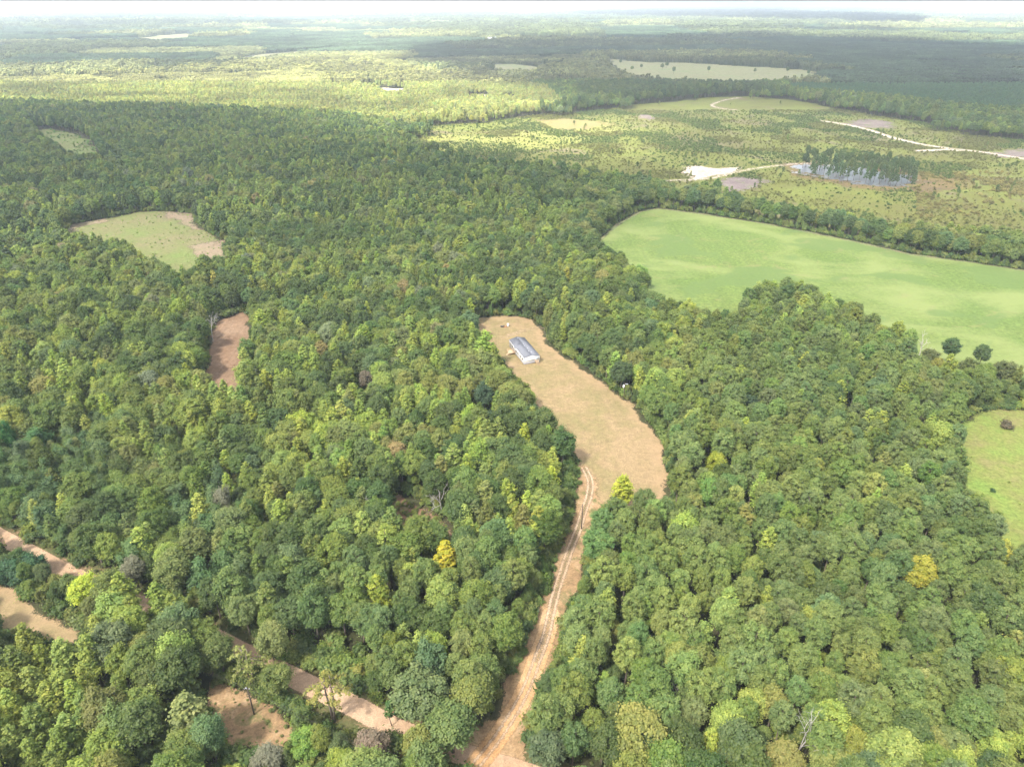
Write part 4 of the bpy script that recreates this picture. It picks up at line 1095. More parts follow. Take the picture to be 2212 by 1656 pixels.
# the two trees with long arching limbs beside the road
def arching_tree(u_, v_, h, seed, label, tint):
    r_ = np.random.default_rng(seed); bx, by = P(u_, v_, 0)
    m = MB(); B = []
    for s in (-1, 1):
        m.tube([(0.15 * s, 0, -0.3), (0.5 * s, 0.1, h * 0.3), (0.9 * s, 0, h * 0.6), (0.7 * s, 0.2, h * 0.95)], [0.38, 0.3, 0.22, 0.06], 6)
    for k in range(11):
        a = 2 * pi * k / 11 + r_.normal() * 0.25; L = r_.uniform(3.4, 6.0); z0 = h * r_.uniform(0.5, 0.88)
        pts = []
        for t in np.linspace(0, 1, 6):
            pts.append((cos(a) * L * t + (0.4 if cos(a) > 0 else -0.4), sin(a) * L * t, z0 + 2.6 * t - 3.4 * t * t))
        m.tube(pts, [0.15, 0.12, 0.1, 0.08, 0.05, 0.03], 4, cap=False)
        for t in np.linspace(0.42, 1.0, 6):
            p = np.array(pts[0]) * 0; k2 = t * 5; i2 = min(4, int(k2)); p = np.array(pts[i2]) * (1 - (k2 - i2)) + np.array(pts[i2 + 1]) * (k2 - i2)
            B.append((p[0] + r_.normal() * 0.3, p[1] + r_.normal() * 0.3, p[2] - 0.35, r_.uniform(0.5, 0.85), 0.75))
    for k in range(16):
        a = r_.uniform(0, 6.28); w = r_.uniform(0, 1.8)
        B.append((cos(a) * w, sin(a) * w, h * r_.uniform(0.62, 1.02), r_.uniform(0.6, 1.0), 1.1))
    for k in range(7):
        a = r_.uniform(0, 6.28); w = r_.uniform(0.6, 2.2)
        B.append((cos(a) * w, sin(a) * w, h * r_.uniform(0.22, 0.42), r_.uniform(0.5, 0.8), 1.0))
    V, Q, T, var = foliage(np.array(B), 0.42, 4.2, r_, core=0.55)
    cm = mesh_np('arching_crown', V, [Q, T], [M_LEAF], {'var': ('FACE', var)})
    tree_thing('slim', bx, by, 1, 1, 0, tint, label, None, 0, name='arching_tree', meshes=(cm, m.mesh('arching_trunk', M_BARK)))
arching_tree(722, 1558, 19.5, 5, 'twin stemmed tree with long arching pale limbs in front of the dirt road', (0.27, 0.26, 0.06))
arching_tree(548, 1490, 17.0, 6, 'open tree with drooping limbs behind the roadside wooden pole', (0.23, 0.25, 0.07))

# ------------------------------------------------------------------ the rest of the woods: stuff
def woods(name, mask, label):
    ids = np.nonzero(mask)[0]
    protos, off = [], {}
    for k in ('broad', 'pine', 'gum', 'vine'):
        off[k] = len(protos); protos += FARP[k]
    idx = []
    for i in ids:
        k = 'broad' if kinds[i] == 'hedge' else kinds[i]
        nv = len(FARP[k]) // 2
        idx.append(off[k] + 2 * (int(var_all[i]) % nv) + (1 if slant[i] > 620 else 0))
    pts = np.stack([X[ids], Y[ids], np.zeros(len(ids))], 1)
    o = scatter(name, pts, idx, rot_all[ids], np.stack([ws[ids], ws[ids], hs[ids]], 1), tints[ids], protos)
    tag(o, label, 'woodland')
rest = ~individual
pinem = kinds == 'pine'
woods('mixed_woodland', rest & ~pinem, 'mixed broadleaf woodland filling the land around the clearings')
woods('pine_woodland', rest & pinem, 'pine woodland and dark pine plantation at right and far right')

# understorey and low forest margin
rng = np.random.default_rng(77)
Xu, Yu = grid(-620, 700, 70, 700, 6.2, rng, 0.45)
u2, v2, f2 = UV(Xu, Yu, 6.0)
m = (f2 > 10) & (u2 > -200) & (u2 < 2420) & (v2 < 1656 + 250)
Xu, Yu = Xu[m], Yu[m]
gap = np.full(len(Xu), 1e9)
for poly, pad in NOTREE[:11]:
    gap = np.minimum(gap, -sdf(poly, Xu, Yu))
okr = (linedist(ROADC, Xu, Yu) > ROAD_W / 2 + 2.2)
for (cu, cv, cz, r_) in ((700, 1500, 0, 5), (760, 1520, 0, 6), (549, 1542, 0, 4), (722, 1560, 0, 3), (1256, 1142, 0, 3)):
    cx, cy = P(cu, cv, cz); okr &= (Xu - cx) ** 2 + (Yu - cy) ** 2 > r_ * r_
m = (gap > 1.4) & okr & ((sdf(PINE_R, Xu, Yu) < 3) | (rng.random(len(Xu)) < 0.25)) & ~in_view_of_open(Xu, Yu, 5.0, 2.6)
Xu, Yu, gap = Xu[m], Yu[m], gap[m]
edge_ = gap < 5
hu_ = np.where(edge_, rng.uniform(0.3, 0.62, len(Xu)), rng.uniform(0.38, 0.66, len(Xu)))
protos = FARP['broad'] + FARP['vine']
iu = rng.integers(0, 10, len(Xu)) * 2
tu = np.array([jitter_tint(PAL[pick(rng, [('mid green', 4), ('dark green', 3), ('olive green', 2), ('bluish green', 1)])], rng) for _ in range(len(Xu))])
mxs, mys, mhs, mis = [], [], [], []
for poly, off in ((YARD, 1.6), (STRIP[:8], 1.8), (STRIP[17:24], 2.0), (PLOW, 1.6), (GLADE, 1.2), (LEFTFIELD, 1.6), (EAST, 1.6), (FIELD, 1.8), (MEADOW, 2.0), (POLEPATCH, 1.6)):
    closed = len(poly) not in (8, 7) or poly is POLEPATCH
    q = np.concatenate([poly, poly[:1]]) if closed else poly
    for (ax, ay), (bx_, by_) in zip(q[:-1], q[1:]):
        L_ = hypot(bx_ - ax, by_ - ay)
        if L_ < 0.5: continue
        nx_, ny_ = (by_ - ay) / L_, -(bx_ - ax) / L_
        for sgn in (1, -1):
            for k in range(int(L_ / 2.3) + 1):
                t_ = (k + rng.random()) * 2.3 / L_
                if t_ > 1: continue
                o_ = off + rng.exponential(1.0)
                x_, y_ = ax + (bx_ - ax) * t_ + nx_ * o_ * sgn, ay + (by_ - ay) * t_ + ny_ * o_ * sgn
                if min(-sdf(p_, np.array([x_]), np.array([y_]))[0] for p_ in (YARD, STRIP, PLOW, GLADE, LEFTFIELD, EAST, FIELD, MEADOW, POLEPATCH)) < off * 0.9: continue
                if linedist(ROADC, np.array([x_]), np.array([y_]))[0] < 5.0: continue
                if abs(x_ - P(1256, 1142)[0]) < 2.5 and abs(y_ - P(1256, 1142)[1]) < 3: continue
                mxs.append(x_); mys.append(y_)
                if rng.random() < 0.55: mis.append(20 + 2 * int(rng.integers(0, 3))); mhs.append(rng.uniform(1.3, 2.6))
                else: mis.append(12 + 2 * int(rng.integers(0, 4))); mhs.append(rng.uniform(0.28, 0.55))
protos = protos + FARP['shrub']
Xu = np.concatenate([Xu, mxs]); Yu = np.concatenate([Yu, mys]); hu_ = np.concatenate([hu_, mhs]); iu = np.concatenate([iu, mis])
tu = np.concatenate([tu, [jitter_tint(PAL[pick(rng, [('mid green', 4), ('dark green', 4), ('olive green', 2)])], rng) for _ in mxs]])
print('margin', len(mxs))
o = scatter('understorey', np.stack([Xu, Yu, np.zeros(len(Xu))], 1), iu, rng.uniform(0, 6.28, len(Xu)), np.stack([hu_ * 0.95, hu_ * 0.95, hu_], 1), tu, protos)
tag(o, 'low leafy understorey and saplings closing the foot of the wood edges', 'undergrowth')

def cells(x, y, w, h, a, seed):
    # warped, rotated plots of a farmed plain: id hash and distance to the plot's rim
    wx = x + 0.35 * w * (vnoise(x, y, w * 1.6, seed) - 0.5); wy = y + 0.35 * w * (vnoise(x, y, w * 1.6, seed + 1) - 0.5)
    p = wx * cos(a) + wy * sin(a); q = -wx * sin(a) + wy * cos(a)
    j = np.floor(q / h); p = p + w * 0.37 * np.mod(j * 1.7, 2.3)
    i = np.floor(p / w)
    fp = np.abs(p / w - i - 0.5); fq = np.abs(q / h - j - 0.5)
    d = np.minimum((0.5 - fp) * w, (0.5 - fq) * h)
    return vnoise(i * 5.0 + 0.01, j * 5.0 + 0.01, 1.0, seed), d
def land(x, y):
    h1, d1 = cells(x, y, 520, 380, 0.5, 71)
    h2, d2 = cells(x, y, 1100, 700, -0.35, 81)
    o1 = np.where((h1 > 0.83) & (y > 2900), d1 - 40, -d1 - 1); o2 = np.where((h2 > 0.86) & (y > 3600), d2 - 90, -d2 - 1)
    return np.maximum(o1, o2), h1
gx, gy = np.meshgrid(np.arange(-13000, 13000, 55.0), np.arange(2900, 16000, 55.0))
m_plots = ground_mat('distant_plots', [(0.22, 0.26, 0.10), (0.34, 0.32, 0.17), (0.30, 0.36, 0.14), (0.40, 0.32, 0.24)], 0.0011, 0.004, 0.0, 0.05, 25.0)
sheet('distant_field', lambda x, y: np.where(np.abs(x) < 0.9 * y, land(x, y)[0], -1e3), (-11000, 11000, 2900, 13000), 50.0, 0.3, m_plots, 25.0)

# bushes and brambles wherever no crown closes over
Xs, Ys = grid(-420, 480, 75, 520, 3.0, rng, 0.45)
us, vs_, fs_ = UV(Xs, Ys, 2.0)
m = (fs_ > 10) & (us > -150) & (us < 2370) & (vs_ < 1656 + 150)
Xs, Ys = Xs[m], Ys[m]
gp = np.full(len(Xs), 1e9)
for poly, pad in NOTREE[:11]: gp = np.minimum(gp, -sdf(poly, Xs, Ys))
m = (gp > 0.9) & (linedist(ROADC, Xs, Ys) > 4.3) & ~in_view_of_open(Xs, Ys, 2.0, 1.5, low=True)
for (cu, cv, r_) in ((549, 1542, 3), (722, 1560, 2)): 
    cx, cy = P(cu, cv); m &= (Xs - cx) ** 2 + (Ys - cy) ** 2 > r_ * r_
Xs, Ys = Xs[m], Ys[m]
from mathutils.kdtree import KDTree
kd = KDTree(len(X) + len(heroes))
for i in range(len(X)): kd.insert((X[i], Y[i], 0), i)
for i, h_ in enumerate(heroes): kd.insert((h_[0], h_[1], 0), i)
kd.balance()
dn = np.array([kd.find((a_, b_, 0))[2] for a_, b_ in zip(Xs, Ys)])
m = dn > 3.6
Xs, Ys = Xs[m], Ys[m]; hsx = rng.uniform(0.9, 2.3, len(Xs))
print('bushes', len(Xs))
o = scatter('thicket', np.stack([Xs, Ys, np.zeros(len(Xs))], 1), rng.integers(0, 3, len(Xs)) * 2, rng.uniform(0, 6.28, len(Xs)), np.stack([hsx * 1.1, hsx * 1.1, hsx], 1), np.array([jitter_tint(PAL[pick(rng, [('mid green', 4), ('dark green', 4), ('olive green', 3)])], rng) for _ in range(len(Xs))]), FARP['shrub'])
tag(o, 'dense green thicket covering the forest floor between the tree trunks', 'thicket')

# far canopy, patches growing with distance
rng = np.random.default_rng(9)
PATCH = [patch_mesh(rng, 34, 6.8, False) for _ in range(4)] + [patch_mesh(rng, 34, 5.6, True) for _ in range(2)]
fx, fy, fs = [], [], []
d = 1560.0
while d < 26000:
    s = max(27.0, d * 0.0085)
    nx = int(d * 1.75 / s)
    xx = (np.arange(nx) - nx / 2 + rng.uniform(-0.3, 0.3, nx)) * s
    fx.append(xx); fy.append(d + rng.uniform(-0.3, 0.3, nx) * s); fs.append(np.full(nx, s / 27.0))
    d += s * 0.95
fx, fy, fs = map(np.concatenate, (fx, fy, fs))
ok = np.ones(len(fx), bool)
for poly, pad in NOTREE[9:]:
    if poly is EAST: continue
    ok &= sdf(poly, fx, fy) < -14 * fs
# more distant open land, in scattered plots, as in a farmed plain
ok &= land(fx, fy)[0] < -10 * fs
ok &= ~((fy < 1750) & (np.abs(fx) < 1500) & False)
k = ok & (fy > 1700) | (ok & (np.abs(fx) > 1500 * fy / 1750.0))
k = ok & (fy > 1725)
fx, fy, fs = fx[k], fy[k], fs[k]
n1 = vnoise(fx, fy, 330, 21); n2 = vnoise(fx, fy * 0.6, 800, 22); n3 = vnoise(fx, fy, 110, 23)
hs_, ds_ = cells(fx, fy, 640, 430, 0.25, 91)
pn = (hs_ > 0.55) & (hs_ < 0.85)
t = np.where(pn[:, None], np.array([[0.055, 0.090, 0.045]]), np.array([[0.12, 0.145, 0.06]]))
lt = ((hs_ < 0.22) | (n2 > 0.72)) & ~pn
t = np.where(lt[:, None], np.array([[0.21, 0.225, 0.09]]), t)
iY = sdf(YOUNG_LIT, fx, fy) > 0
t = np.where(iY[:, None], np.array([[0.19, 0.195, 0.065]]), t) * (0.55 + 0.9 * n3)[:, None] * (1 + 0.22 * rng.normal(size=(len(fx), 1)))  # young stand again, its sunlight put into the foliage colour
SHADEFAR = PL([(1400, 222, 0), (1200, 200, 14), (1000, 152, 14), (860, 122, 14), (900, 96, 14), (1200, 80, 14), (1600, 76, 14), (2100, 92, 14), (2500, 110, 14), (2800, 160, 14), (2500, 220, 14), (1900, 230, 0)])
t = t * np.where(sdf(SHADEFAR, fx, fy) > 0, 0.58, 1.0)[:, None]  # cloud shade over the dark belt also painted into the foliage tint
HORIZ_SHADE = PL([(1180, 30, 14), (1350, 23, 14), (1620, 21, 14), (1900, 32, 14), (2020, 42, 14), (1980, 53, 14), (1700, 47, 14), (1400, 39, 14)])
t = t * np.where(sdf(HORIZ_SHADE, fx, fy) > 0, 0.4, 1.0)[:, None]  # cloud shade on the horizon forest deepened in its tint; no hill here
hz = np.where(hs_ < 0.12, 0.55, 1.0) * np.where(pn, 0.9, 1.05) * np.clip(fs, 1, 1.9) * (0.85 + 0.3 * n3) * np.where(iY, 0.85, 1)
ii = np.where(pn, 4 + rng.integers(0, 2, len(fx)), rng.integers(0, 4, len(fx)))
print('far patches', len(fx))
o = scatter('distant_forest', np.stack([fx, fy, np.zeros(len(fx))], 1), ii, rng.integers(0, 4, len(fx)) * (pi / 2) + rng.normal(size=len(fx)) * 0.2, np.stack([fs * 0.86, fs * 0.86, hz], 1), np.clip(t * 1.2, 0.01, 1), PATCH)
tag(o, 'far forest stretching in stands of pine and hardwood to the hazy horizon', 'forest')

# ------------------------------------------------------------------ scrub on the cut-over land
rng = np.random.default_rng(15)
sx, sy = grid(-420, 1400, 480, 1350, 2.3, rng)
u_, v_, f_ = UV(sx, sy, 1.0)
kx = (u_ > -100) & (u_ < 2450)
sx, sy = sx[kx], sy[kx]
dcut = sdf(CUT, sx, sy)
bare = np.zeros(len(sx), bool)
for q in (SANDPAD, SLASH, SLASH2, SLASH3, SLASH4, RED): bare |= sdf(q, sx, sy) > 1
for q in SANDROADS: bare |= linedist(q, sx, sy) < 6
bare |= sdf(POND, sx, sy) > -1
dens = 0.22 + 1.1 * np.clip((vnoise(sx, sy, 45, 31) - 0.32) * 2.6, 0, 1) * (0.5 + vnoise(sx, sy, 14, 32))
uu, vv, _ = UV(sx, sy, 0.0)
dens *= np.where(vv > 400, 0.42, 1.0)
dens *= np.where((vv > 330) & (vv < 350) & (uu > 1900), 0.5, 1)
kx = (dcut > -3) & ~bare & (rng.random(len(sx)) < dens)
sx, sy, uu, vv = sx[kx], sy[kx], uu[kx], vv[kx]
cl = vnoise(sx, sy, 60, 33)
base = np.where((cl > 0.5)[:, None], np.array([[0.16, 0.165, 0.05]]), np.array([[0.10, 0.145, 0.038]]))
rus = (uu > 1980) & (vv > 372) & (vv < 470) & (vnoise(sx, sy, 22, 34) > 0.42)
base = np.where(rus[:, None], np.array([[0.22, 0.195, 0.07]]), base)
base = base * (1 + 0.22 * rng.normal(size=(len(sx), 1))).clip(0.5, 1.6)
hh = (0.25 + 0.85 * rng.random(len(sx)) ** 3.2) * np.where(rus, 1.5, 1.0)
print('scrub', len(sx))
o = scatter('scrub', np.stack([sx, sy, np.zeros(len(sx))], 1), rng.integers(0, 3, len(sx)) * 2, rng.uniform(0, 6.28, len(sx)), np.stack([hh * 1.1, hh * 1.1, hh], 1), base, FARP['shrub'])
tag(o, 'low olive and green scrub regrowing over the cut land', 'scrub')
# rough growth of the meadow, verges, pasture and strip sides
mx_, my_, mt_ = [], [], []
for poly, s, dn, col, hsz in ((MEADOW, 3.4, 0.22, (0.16, 0.215, 0.055), 0.3), (EAST, 3.2, 0.06, (0.17, 0.20, 0.05), 0.25), (GLADE, 1.8, 0.35, (0.11, 0.13, 0.03), 0.45), (SLIVER, 4, 0.3, (0.10, 0.17, 0.04), 0.6),
                              (POLEPATCH, 2.4, 0.10, (0.13, 0.14, 0.05), 0.22)):
    gx, gy = grid(*bb(poly, 2), s, rng)
    dd = sdf(poly, gx, gy)
    kk = (dd > 0) & (rng.random(len(gx)) < dn * (0.3 + 1.4 * (vnoise(gx, gy, 15, 41) > 0.5)) * np.where(dd < 5, 2.5, 1))
    for a_, b_ in zip(gx[kk], gy[kk]): mx_.append(a_); my_.append(b_); mt_.append((*col, hsz))
for s_ in np.linspace(0, 1, 900):
    p = ROADC[min(len(ROADC) - 1, int(s_ * (len(ROADC) - 1)))] + rng.normal(size=2) * 1.0
    dv_ = ROADC[-1] - ROADC[0]; nv_ = np.array([-dv_[1], dv_[0]]) / np.linalg.norm(dv_)
    q = p + nv_ * rng.choice([-1, 1]) * rng.uniform(4.2, 9) + rng.normal(size=2) * 3
    if linedist(ROADC, np.array([q[0]]), np.array([q[1]]))[0] > 4.0 and sdf(STRIP, np.array([q[0]]), np.array([q[1]]))[0] < -1.5: mx_.append(q[0]); my_.append(q[1]); mt_.append((0.10, 0.115, 0.035, 0.6))
SB = STRIP[:8]
for s_ in range(420):
    k = rng.integers(0, len(SB) - 1); p = SB[k] + (SB[k + 1] - SB[k]) * rng.random() + rng.normal(size=2) * 1.2 + np.array([-1.2, 0]); mx_.append(p[0]); my_.append(p[1]); mt_.append((0.08, 0.115, 0.03, 0.7))
mt_ = np.array(mt_); hh = mt_[:, 3] * (0.4 + 1.6 * rng.random(len(mt_)) ** 2)
o = scatter('undergrowth', np.stack([mx_, my_, np.zeros(len(mx_))], 1), rng.integers(0, 3, len(mx_)) * 2, rng.uniform(0, 6.28, len(mx_)), np.stack([hh, hh, hh], 1), 1.5 * mt_[:, :3] * rng.uniform(0.7, 1.4, (len(mt_), 1)), FARP['shrub'])
tag(o, 'weeds and low bushes along the road, the track and in the rough meadows', 'undergrowth')

# lone thin trees left standing on the cut land, the wet clump, and pasture trees
def one_tree(kind, u_, v_, hsc, wsc, tint, label, group, var):
    x, y = P(u_, v_, 0)
    tree_thing(kind, x, y, hsc, wsc, var * 1.7, tint, label, group, var)
rng = np.random.default_rng(21)
lone = [(1602, 330), (1605, 322), (1750, 325), (1720, 345), (1725, 372), (1303, 385), (980, 335), (985, 330), (1020, 325), (1155, 352), (1160, 345), (1240, 262), (1265, 268), (1300, 268), (1540, 285), (1800, 250), (1850, 245), (1690, 370),
        (1460, 318), (1465, 314), (1640, 398), (1300, 372), (1380, 300), (1500, 330), (1430, 350), (1700, 300), (1925, 300), (1900, 292), (1935, 306), (1830, 330), (2060, 300), (1760, 290)]
rl_ = np.random.default_rng(5)
for _ in range(4000):
    if len(lone) > 170: break
    a_, b_ = rl_.uniform(900, 2200), rl_.uniform(225, 470); x_, y_ = P(a_, b_, 0)
    if sdf(CUT, np.array([x_]), np.array([y_]))[0] > 4 and vnoise(np.array([x_]), np.array([y_]), 60, 44)[0] > 0.52 and min(sdf(q, np.array([x_]), np.array([y_]))[0] * -1 for q in (SANDPAD, SLASH, SLASH2, RED, POND)) > 3: lone.append((a_, b_ - 8))
for k, (a_, b_) in enumerate(lone):
    LB = 'lone'
    one_tree('slim', a_, b_ + 8, rng.uniform(0.45, 1.3), rng.uniform(0.7, 1.5), jitter_tint(PAL[('olive green', 'mid green', 'dark green')[k % 3]], rng), 'thin lone tree left standing on the cut over land', 'thin lone trees on the cut over land', k)
for k in range(120):
    t_ = rng.random(); a_ = 1735 + 235 * t_ + rng.normal() * 10; b_ = 354 + 26 * t_ + (rng.uniform(-12, 10) if k % 2 else rng.uniform(6, 32))
    x, y = P(a_, b_, 0)
    tree_thing(*(('pine', x, y, rng.uniform(0.75, 1.05), rng.uniform(0.6, 0.95)) if k % 2 else ('slim', x, y, rng.uniform(1.4, 2.2), rng.uniform(1.3, 2.2))), k * 1.3, jitter_tint((0.045, 0.066, 0.026), rng), 'slender dark tree standing in the flooded clump by the pond', 'slender trees in the flooded clump', k)
past = [(1385, 150), (1430, 152), (1440, 148), (1530, 158), (1630, 160), (1455, 160), (1365, 155), (1340, 140), (1700, 160), (1745, 165)]
for k, (a_, b_) in enumerate(past):
    one_tree('broad', a_, b_, rng.uniform(0.8, 1.1), rng.uniform(0.8, 1.2), jitter_tint(PAL['dark green'], rng), 'lone tree standing in the far pale pasture', 'lone trees in the far pale pasture', k)
def shrub_thing(u_, v_, s, tint, label):
    x, y = P(u_, v_, 0)
    r = bpy.data.objects.new('shrub', None); COL.objects.link(r); r.location = (x, y, 0); r.scale = (s * 1.05, s * 1.05, s)
    c = link('crown', NEARP['shrub'][0][0], r); c['tint'] = tint; link('stem', NEARP['shrub'][0][1], r)
    tag(r, label, 'shrub')
shrub_thing(2172, 925, 2.1, (0.13, 0.11, 0.065), 'lone rounded brown shrub in the yellow green pasture')
shrub_thing(2143, 1062, 0.8, (0.05, 0.10, 0.03), 'tiny dark shrub low in the yellow green pasture')
shrub_thing(277, 590 - 11, 1.9, (0.06, 0.11, 0.03), 'dark green bush at the near rim of the meadow')
shrub_thing(502 - 12, 590 - 5, 1.7, (0.05, 0.10, 0.03), 'dark small bush at the right end of the meadow')
shrub_thing(1002, 1142, 1.2, (0.06, 0.12, 0.035), 'green bush at the right tip of the small glade')

# ------------------------------------------------------------------ the house
m_vinyl = plain('white_vinyl_siding', (0.80, 0.80, 0.80), 0.55, 0.03, 2.0)
nt = m_vinyl.node_tree
bs = [x for x in nt.nodes if x.type == 'BSDF_PRINCIPLED'][0]
tcn = N(nt, 'ShaderNodeTexCoord'); wv = N(nt, 'ShaderNodeTexWave', wave_type='BANDS', bands_direction='Z', wave_profile='SAW'); wv.inputs['Scale'].default_value = 1.3
nt.links.new(tcn.outputs['Object'], wv.inputs['Vector']); bpn = N(nt, 'ShaderNodeBump', i_Strength=0.4, i_Distance=0.03)
nt.links.new(wv.outputs['Fac'], bpn.inputs['Height']); nt.links.new(bpn.outputs[0], bs.inputs['Normal'])
m_shingle = plain('grey_asphalt_shingles', (0.175, 0.18, 0.20), 0.95, 0.22, 7.0)
[x for x in m_shingle.node_tree.nodes if x.type == 'BSDF_PRINCIPLED'][0].inputs['Specular IOR Level'].default_value = 0.05
m_skirt = plain('grey_block_skirting', (0.36, 0.35, 0.37), 0.9, 0.15, 2.0)
m_glass = plain('dark_window_glass', (0.06, 0.075, 0.09), 0.12, 0.1, 1.0)
m_bglass = plain('blue_door_glass', (0.12, 0.28, 0.42), 0.15, 0.1, 1.0)
m_shut = plain('dark_shutter_paint', (0.09, 0.07, 0.09), 0.6, 0.1, 2.0)
m_white = plain('white_paint', (0.82, 0.82, 0.82), 0.5, 0.03, 2.0)
m_lumber = plain('new_pine_lumber', (0.58, 0.42, 0.26), 0.8, 0.18, 1.5)
m_pole = plain('creosoted_pole_wood', (0.075, 0.055, 0.042), 0.85, 0.3, 1.5)
m_metal = plain('pale_grey_metal', (0.62, 0.63, 0.65), 0.4, 0.05, 2.0, 0.3)
m_black = plain('black_plastic', (0.02, 0.02, 0.025), 0.4, 0.2, 3.0)
m_brick = plain('orange_clay_brick', (0.50, 0.20, 0.10), 0.85, 0.2, 6.0)

ha = np.array(P(*(1154.5 * .5 * 0 + (1150 + 1155 * 250 / 2212) * .8848, (780 + 975 * 250 / 2212) * .8848)))
HW, HL, SK, WH = 8.9, 24.2, 1.15, 2.85
ang = radians(19.0)
house = bpy.data.objects.new('mobile_home', None); COL.objects.link(house)
house.location = (ha[0] - 0.3, ha[1], 0.0); house.rotation_euler = (0, 0, ang)
tag(house, 'long white mobile home with grey gable roof in the mown yard', 'house')
# local: x 0..HW across, y 0..HL along (away from the camera)
E0, RZ = SK + WH, SK + WH + 1.1
w = MB(); T_ = 0.15
w.box(0, T_, 0, HL, SK, E0).box(HW - T_, HW, 0, HL, SK, E0).box(T_, HW - T_, 0, T_, SK, E0).box(T_, HW - T_, HL - T_, HL, SK, E0).box(T_, HW - T_, T_, HL - T_, SK, SK + 0.1)
for y0 in (0.0, HL - T_):
    V = [(0, y0, E0), (HW, y0, E0), (HW / 2, y0, RZ), (0, y0 + T_, E0), (HW, y0 + T_, E0), (HW / 2, y0 + T_, RZ)]
    w.add(V, [(0, 1, 2), (5, 4, 3), (0, 3, 4, 1), (1, 4, 5, 2), (2, 5, 3, 0)])
w.build('wall', m_vinyl, house)
MB().box(0.06, HW - 0.06, 0.06, HL - 0.06, -0.1, SK - 0.004).build('skirting', m_skirt, house)
MB().box(-0.03, HW + 0.03, -0.03, 0.0, SK - 0.02, SK + 0.14).box(-0.03, 0.0, 0.0, HL, SK - 0.02, SK + 0.14).build('base_trim', m_white, house)
r = MB(); o_ = 0.16; sl = (RZ - E0) / (HW / 2); th = 0.12
def slab(m, pts, th):
    n = len(pts); V = [tuple(p) for p in pts] + [(p[0], p[1], p[2] + th) for p in pts]
    F = [tuple(range(n))[::-1], tuple(range(n, 2 * n))] + [(i, (i + 1) % n, (i + 1) % n + n, i + n) for i in range(n)]
    m.add(V, F)
slab(r, [(-o_, -o_, E0 - o_ * sl + .01), (HW / 2, -o_, RZ + .01), (HW / 2, HL + o_, RZ + .01), (-o_, HL + o_, E0 - o_ * sl + .01)], th)
slab(r, [(HW / 2, -o_, RZ + .01), (HW + o_, -o_, E0 - o_ * sl + .01), (HW + o_, HL + o_, E0 - o_ * sl + .01), (HW / 2, HL + o_, RZ + .01)], th)
roof = r.build('roof', m_shingle, house)
# low cross gable over the entrance, left slope
g = MB(); gy0, gy1, gm = 12.8, 18.8, 15.8; gx = -0.75
gz = E0 - 0.75 * sl * 0 + 0.0; gr = E0 + 0.85
xr = (gr - E0) / sl
slab(g, [(gx, gy0, E0 - 0.12), (0.6, gy0, E0 + 0.02), (xr + 0.7, gm, gr + 0.13), (gx, gm, gr + 0.13)][:4], 0.1)
slab(g, [(gx, gm, gr + 0.13), (xr + 0.7, gm, gr + 0.13), (0.6, gy1, E0 + 0.02), (gx, gy1, E0 - 0.12)], 0.1)
g.build('entrance_gable_roof', m_shingle, house)
gw = MB(); V = [(gx + 0.15, gy0 + 0.2, E0 - 0.1), (gx + 0.15, gy1 - 0.2, E0 - 0.1), (gx + 0.15, gm, gr + 0.1), (gx + 0.3, gy0 + 0.2, E0 - 0.1), (gx + 0.3, gy1 - 0.2, E0 - 0.1), (gx + 0.3, gm, gr + 0.1)]
gw.add(V, [(0, 2, 1), (3, 4, 5), (0, 1, 4, 3), (1, 2, 5, 4), (2, 0, 3, 5)]); gw.build('entrance_gable', m_vinyl, house)
# fascia boards
f = MB()
f.box(-o_ - 0.03, -o_ - 0.002, -o_, HL + o_, E0 - o_ * sl - 0.08, E0 - o_ * sl + 0.12)
f.build('fascia', m_white, house)
# windows with shutters on the long left wall
for (yc, sh) in ((2.0, 1), (5.4, 1), (9.3, 1), (12.2, 1), (18.8, 1), (22.6, 1)):
    wo = MB().box(-0.05, 0.0 - 0.002, yc - 0.5, yc + 0.5, SK + 0.85, SK + 2.15).build('window', m_white, house)
    MB().box(-0.065, -0.052, yc - 0.43, yc + 0.43, SK + 0.92, SK + 2.08).build('pane', m_glass, wo)
    for s in (-1, 1):
        MB().box(-0.045, -0.004, yc + s * 0.72 - 0.18, yc + s * 0.72 + 0.18, SK + 0.82, SK + 2.18).build('shutter', m_shut, house)
dr = MB().box(-0.055, -0.003, 15.3, 16.3, SK + 0.1, SK + 2.15).build('door', m_white, house)
MB().box(-0.075, -0.057, 15.5, 16.1, SK + 1.1, SK + 2.0).build('pane', m_glass, dr)
dr = MB().box(HW - 2.3, HW - 1.35, -0.055, -0.003, SK + 0.1, SK + 2.15).build('door', m_white, house)
MB().box(HW - 2.1, HW - 1.55, -0.075, -0.057, SK + 1.1, SK + 2.0).build('pane', m_bglass, dr)
for (vy, vx) in ((3.4, 0.9), (4.4, -0.3), (8.2, 0.6), (11.6, -0.2), (14.2, 0.3), (22.0, -0.4)):
    cx = HW / 2 + vx; z = RZ - abs(vx) * sl + th
    MB().tube([(cx, vy, z - 0.1), (cx, vy, z + 0.28)], 0.08, 8).tube([(cx, vy, z + 0.28), (cx, vy, z + 0.34)], 0.15, 8).build('roof_vent', m_white, house)
